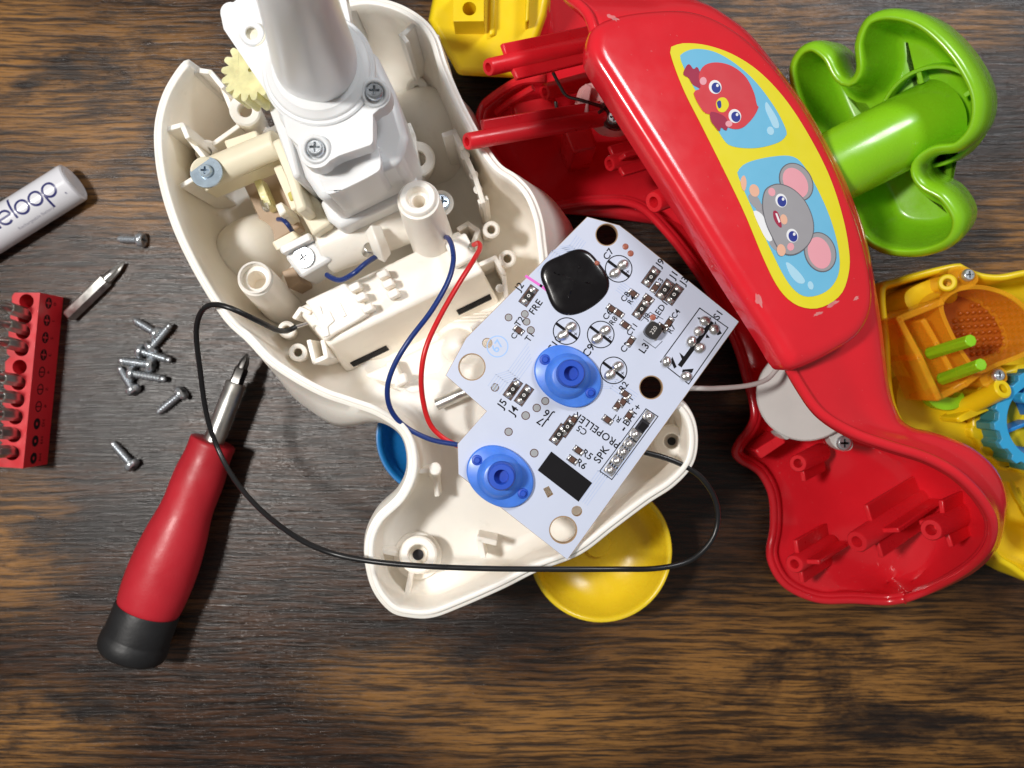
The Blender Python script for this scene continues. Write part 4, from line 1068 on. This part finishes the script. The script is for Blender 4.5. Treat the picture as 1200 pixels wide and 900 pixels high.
# ------------------------------------------------------------------ yellow piece at the top
yt = thing('toy_wedge', 'bright yellow plastic wedge with a holed block, at the top behind the white shell', 'toy part', P(570, 20, 0))
MB().rings([[P(x, y, 1) for x, y in [(512,16),(520,-50),(650,-50),(648,22),(618,86),(543,84)]], [P(x, y, 22) for x, y in [(502,24),(518,-55),(655,-55),(640,18),(614,92),(537,88)]], [P(x, y, 24) for x, y in [(505,23),(520,-55),(650,-55),(637,16),(611,86),(539,83)]]], True, True).build('wedge_body', 'yellow', yt, bevel=1.0, seg=3)
MB().plate([(531,-22),(567,-22),(567,25),(531,25)], 20, 32, [circ(550, 10, 8, 20)]).build('holed_block', 'yellow', yt, bevel=.8)
MB().plate([(617,-30),(622,-30),(620,24),(615,26)], 20, 29).build('moulded_ridge', 'yellow', yt, bevel=.5)
MB().plate([(575,-30),(582,-30),(580,40),(573,42)], 20, 25.4).build('moulded_ridge', 'yellow', yt, bevel=.5)

# ------------------------------------------------------------------ cups under the white shell's tail
def cup(name, label_, c, z, r, m, inner):
    t_ = thing(name, label_, 'toy cup', P(*c, 0)); o = P(*c, 0)
    MB().lathe([(r*.55, .3), (r*.72, 1.5), (r*.93, z*.6), (r, z-.6), (r-.2, z-.1), (r-.6, z), (r-1.2, z-.3), (r-1.6, z-1.2), (r*.87, z*.78), (r*.7, z*.62), (r*.4, z*.52), (.1, z*.5)], o, UP, 64, True, False).build('cup_bowl', m, t_, ang=50)
    MB().lathe([(r*.2, z*.49), (r*.18, z*.56), (.1, z*.57)], o, UP, 32, False, False).build('cup_centre', m, t_)
    return t_
cup('toy_cup', 'round translucent yellow cup half hidden under the board\'s lower corner', (695, 629), 22, 84*.228, 'amber', 0)
cup('toy_cup', 'blue plastic cup peeking out under the white shell beside its narrow waist', (517, 507), 21, 69*.23, 'blue_plastic', 0)

# ------------------------------------------------------------------ battery
bd = Vector((.845, .53, 0)).normalized(); br = 5.75
be = P(87, 213, br); bl_ = 44.5
bat = thing('battery', 'white cylindrical rechargeable battery with navy lettering, cut by left edge', 'battery', be-bd*bl_/2-Vector((0, 0, br)))
o0 = be-bd*bl_
MB().lathe([(br-.6, 0), (br-.1, .3), (br, .8), (br, bl_-.9), (br-.15, bl_-.35), (br-.7, bl_), (br-1.5, bl_-.1)], o0, bd, 64).build('battery_wrap', 'battery', bat)
MB().lathe([(br-1.6, 0), (br-1.7, .25)], be-bd*.2, bd, 40).build('battery_end', 'battery', bat)
bn = Vector((bd.y, -bd.x, 0))     # to the lower right, across the battery
def wrap(V, Fc, along, arc, m, name, lift=.03):
    pts = []
    for p in V:
        th = (arc - p.y)/br
        pts.append(be - bd*(along - p.x) + bn*math.sin(th)*(br+lift) + UP*math.cos(th)*(br+lift))
    MB().add(pts, Fc).build(name, m, bat, ang=0)
def strokes(word, xh):
    """Thin rounded letters drawn as strokes."""
    V, Fc = [], []; x = 0.0; r = xh/2; t_ = .33
    def poly(pts):
        a = np.array(pts, float)
        if len(a) == 3: a = np.concatenate([np.linspace(a[0], a[1], 9)[:-1], np.linspace(a[1], a[2], 9)])
        a = a+0.0; t = np.gradient(a, axis=0); n_ = np.stack([-t[:, 1], t[:, 0]], 1); n_ /= np.linalg.norm(n_, axis=1)[:, None]
        b = len(V)
        for p, q in zip(a+n_*t_, a-n_*t_): V.append(Vector((*p, 0))); V.append(Vector((*q, 0)))
        for i in range(len(a)-1): Fc.append((b+2*i, b+2*i+1, b+2*i+3, b+2*i+2))
    arc = lambda cx, cy, a0, a1, rr=r, n=30: [(cx+rr*math.cos(math.radians(a)), cy+rr*math.sin(math.radians(a))) for a in np.linspace(a0, a1, n)]
    for ch in word:
        if ch == 'o': poly(arc(x+r, r, 0, 360)); x += 2*r+.75
        elif ch == 'e': poly([(x, r), (x+r, r), (x+2*r, r)]); poly(arc(x+r, r, 0, 310)); x += 2*r+.75
        elif ch == 'l': poly([(x+.2, 0), (x+.2, xh), (x+.2, xh*1.75)]); x += 1.15
        elif ch == 'p': poly(arc(x+r, r, 0, 360)); poly([(x, r), (x, 0), (x, -xh*.75)]); x += 2*r+.75
        elif ch == 'n': poly([(x, 0), (x, r), (x, xh)]); poly(arc(x+r*.85, xh-r*.85, 180, 0, r*.85)); poly([(x+1.7*r, xh-r*.85), (x+1.7*r, r*.5), (x+1.7*r, 0)]); x += 1.7*r+.9
    return V, Fc, x
V, Fc, wd = strokes('eneloop', 3.7)
wrap([Vector((p.x-wd, p.y-1.0, 0)) for p in V], Fc, 2.9, 1.7, 'navy', 'lettering')
V, Fc = text_verts('Rechargeable Battery', 1.35)
wrap(V, Fc, 13.5, 5.3, 'grey_ink', 'small_lettering')
V, Fc = text_verts('R', 1.0); wrap(V, Fc, 2.2, 3.9, 'navy', 'small_lettering')

# ------------------------------------------------------------------ bits and their holder
def bit_mesh(mb, tail, tip, r=2.0, kind='cross'):
    tail, tip = Vector(tail), Vector(tip); L = (tip-tail).length
    mb.lathe([(r*.85, 0), (r, .5), (r, L*.62), (r*.72, L*.66)], tail, tip-tail, 6)
    return mb
def bit(name, label_, tail, tip, r=1.95, group=None, style=0):
    tail, tip = Vector(tail), Vector(tip)
    t_ = thing(name, label_, 'bit', tail, group); L = (tip-tail).length; ax = (tip-tail).normalized()
    MB().lathe([(r*.8, 0), (r, .5), (r, L*.68), (r*.78, L*.70)], tail, ax, 6).build('hex_shank', 'steel', t_)
    u, v, w_ = basis(ax)
    rs = []
    for h, q, pinch in [(L*.69, r*.74, 0), (L*.75, r*.72, .1), (L*.82, r*.68, .35), (L*.9, r*.52, .45), (L*.97, r*.28, .4), (L, r*.1, 0)]:
        rs.append([tail+w_*h+(u*math.cos(2*math.pi*i/16)+v*math.sin(2*math.pi*i/16))*q*(1-(pinch if (i % 4) == 2 else pinch*.3 if i % 2 else 0)) for i in range(16)])
    if style:
        rs = [[tail+w_*h+u*math.cos(2*math.pi*i/16)*q+v*math.sin(2*math.pi*i/16)*q2 for i in range(16)] for h, q, q2 in [(L*.62, r*.72, r*.72), (L*.75, r*.7, r*.6), (L*.9, r*.8, r*.3), (L, r*.8, r*.12)]]
    MB().rings(rs, True, True).build('bit_tip', 'steel', t_, ang=30)
    return t_
bit('screwdriver_bit', 'loose steel bit lying on the table beside the red bit holder', P(80, 371, 1.9), P(145, 308, 1.9), 2.1)
hold = thing('bit_holder', 'red plastic bit holder strip with printed symbols, at the left edge', 'bit holder', P(30, 450, 0))
HC = [(31,353),(29,371),(27,389),(25,409),(23,430),(21.5,449),(20,469),(18,489),(16,510),(14,531)]
ZH = 12.5
lx = [(c[0]-16.5, c[1]) for c in HC]
left = []
for i, c in enumerate(HC):
    left += [(c[0]-17, c[1]-6), (c[0]-17, c[1]+5), (c[0]-13, c[1]+9)]
hp = [(47, 343)] + [(27, 549)] + [(-2, 547)] + left[::-1][1:] + [(17, 343)]
MB().plate(hp, .2, ZH, [circ(x, y, 8.6, 20) for x, y in HC]).build('holder_block', 'holder_red', hold, bevel=.5)
MB().plate([(46, 345), (27, 548), (2, 546), (18, 345)], .1, 3.0, zref=ZH).build('holder_floor', 'holder_red', hold)
# symbols on the right side face
A, B = P(47, 343, ZH), P(27, 549, ZH); sd = (B-A).normalized(); sn = Vector((-sd.y, sd.x, 0)); sn = sn if sn.x > 0 else -sn
for i, c in enumerate(HC):
    s_ = (i+.5)/10; o = A*(1-s_)+B*s_
    o = Vector((o.x, o.y, ZH*.62))+sn*.02
    frm = (o, sd, UP, sn)
    if i in (4, 5, 6):
        MB().loops([circ(0, 0, 1.55, 24), circ(0, 0, 1.25, 24)], frm, 0, .06).build('symbol', 'ink', hold); MB().loops([[(-.15, -1.2), (.15, -1.2), (.15, 1.2), (-.15, 1.2)]], frm, 0, .06).build('symbol', 'ink', hold)
    elif i < 4:
        MB().loops([circ(0, 0, 1.6, 24), cross_loop(1.25, .28)], frm, 0, .06).build('symbol', 'ink', hold)
    else:
        MB().loops([circ(0, 0, 1.6, 24), circ(0, 0, .6, 6)], frm, 0, .06).build('symbol', 'ink', hold)
    V, Fc = text_verts(['0', '1', '2', '3', '4', '5', '6', 'H2', 'H3', 'H4'][i], 1.9)
    MB().add([o-UP*3.4+sd*p.x+UP*p.y+sn*.05 for p in V], Fc).build('symbol', 'ink', hold, ang=0)
names = ['topmost', 'second', 'third', 'fourth', 'fifth', 'sixth', 'seventh', 'lowest']
j = 0
for i, c in enumerate(HC):
    if i in (0, 4): continue
    base = P(c[0], c[1], ZH); base.z = 3.05
    tip = base + Vector((-.6, 2.6 - .18*j, 23.5))
    bit('screwdriver_bit', f'{names[j]} of the eight steel bits standing in the red bit holder', base, tip, 1.75, 'bits standing in the red holder', style=1 if i in (5, 6) else 0)
    j += 1

# ------------------------------------------------------------------ screwdriver
ax = (P(289, 414, 10)-P(152, 764, 10)).normalized()
s0 = P(152, 768, 9.7); L = (P(289, 414, 9.7)-s0).length
drv = thing('screwdriver', 'stubby screwdriver with red grip and black end cap lying on the table', 'screwdriver', P(200, 620, 0))
q = lambda px, py: (P(px, py, 9.7)-s0).dot(ax)
capL = q(182, 716)
MB().lathe([(7.6, 0), (8.6, .35), (9.3, 1.2), (9.6, 3.0), (9.45, 5.2), (9.15, 5.6), (9.1, 6.2), (9.0, capL-.6), (8.8, capL)], s0, ax, 64).build('end_cap', 'grip_black', drv)
hl = q(243, 514)-capL
prof = [(0, 8.55), (.03, 8.9), (.12, 9.25), (.22, 9.3), (.34, 8.95), (.46, 8.2), (.56, 7.35), (.64, 7.0), (.72, 7.05), (.80, 6.95), (.88, 6.45), (.94, 6.25), (.975, 6.35), (1.0, 6.0), (1.004, 2.5)]
pc = cr(prof[:13], 60, closed=False)
MB().lathe([(r, capL+h*hl) for h, r in pc]+[(6.3, capL+hl-.25), (5.9, capL+hl), (2.5, capL+hl)], s0, ax, 64).build('grip', 'grip_red', drv, ang=60)
sl = q(268, 445)
MB().lathe([(2.85, capL+hl-2), (2.85, sl-.5), (2.6, sl), (1.7, sl)], s0, ax, 40).build('chrome_sleeve', 'steel', drv)
tl = L
MB().lathe([(2.0, sl-1), (2.0, sl+4.0), (1.6, sl+4.6)], s0, ax, 6).build('bit_shank', 'dark_steel', drv)
u, v, w_ = basis(ax)
MB().rings([[s0+w_*h+(u*math.cos(2*math.pi*i/16)+v*math.sin(2*math.pi*i/16))*r_*(1-(p if (i % 4) == 2 else 0)) for i in range(16)] for h, r_, p in [(sl+4.4, 1.5, 0), (sl+6, 1.4, .15), (tl-1, .9, .4), (tl, .3, .2)]], True, True).build('bit_tip', 'dark_steel', drv, ang=30)

# ------------------------------------------------------------------ loose screws
def screw_parts():
    sh = MB(); pr = [(1.0, 0)]; h = 0.0; n = 9
    prof = [(1.0, 0), (1.0, .5)]
    for i in range(9):
        b = .6+i*.78; f = 1.0 if i < 8 else .7
        prof += [(.85, b), (1.28*f, b+.32), (1.28*f, b+.44), (.85, b+.74)]
    prof += [(.8, 7.7), (.5, 8.0)]
    sh.lathe(prof, (0, 0, 0), (0, 0, 1), 18)
    hd = head_mb(MB(), (0, 0, 0), (0, 0, -1), 2.25, 1.6)
    return sh.build('threaded_shank', 'zinc', None, local=True, ang=50), hd.build('screw_head', 'zinc', None, local=True)
shk, hdd = screw_parts()
first = True
SC = [((163,281),(137,280), 'lone short screw lying between the battery and the white shell', 1.15, .62),
      ((182,390),(156,374), 'screw at the top of the pile, its tip pointing up left', 1.2, .75),
      ((179,405),(201,379), 'screw in the pile standing its tip towards the upper right', 2.6, 1.0),
      ((167,412),(202,423), 'screw in the middle of the pile, tip pointing right', 2.2, .95),
      ((174,427),(138,422), 'screw in the pile with its tip pointing straight left', 2.0, .95),
      ((155,455),(139,429), 'screw at the pile\'s lower left, head down and tip up left', 1.3, .9),
      ((157,438),(196,445), 'lowest screw in the pile with its tip pointing right', 2.4, 1.0),
      ((211,462),(183,485), 'single screw just below the pile, head towards the white shell', 1.3, 1.0),
      ((153,543),(130,517), 'single screw nearest the red screwdriver grip, tip up left', 1.3, .95)]
for (h0, t0, lab, z, ls) in SC:
    a, b = P(*h0, 2.1), P(*t0, z)
    root = thing('screw', lab, 'screw', a, 'loose screws on the table')
    d = (b-a)
    root.rotation_euler = d.to_track_quat('Z', 'Y').to_euler()
    sc = d.length/8.3
    for srcc in (shk, hdd):
        oo = srcc if first else srcc.copy()
        if not first: COL.objects.link(oo)
        oo.parent = root; oo.scale = (1, 1, sc) if srcc is shk else (1, 1, 1)
    first = False
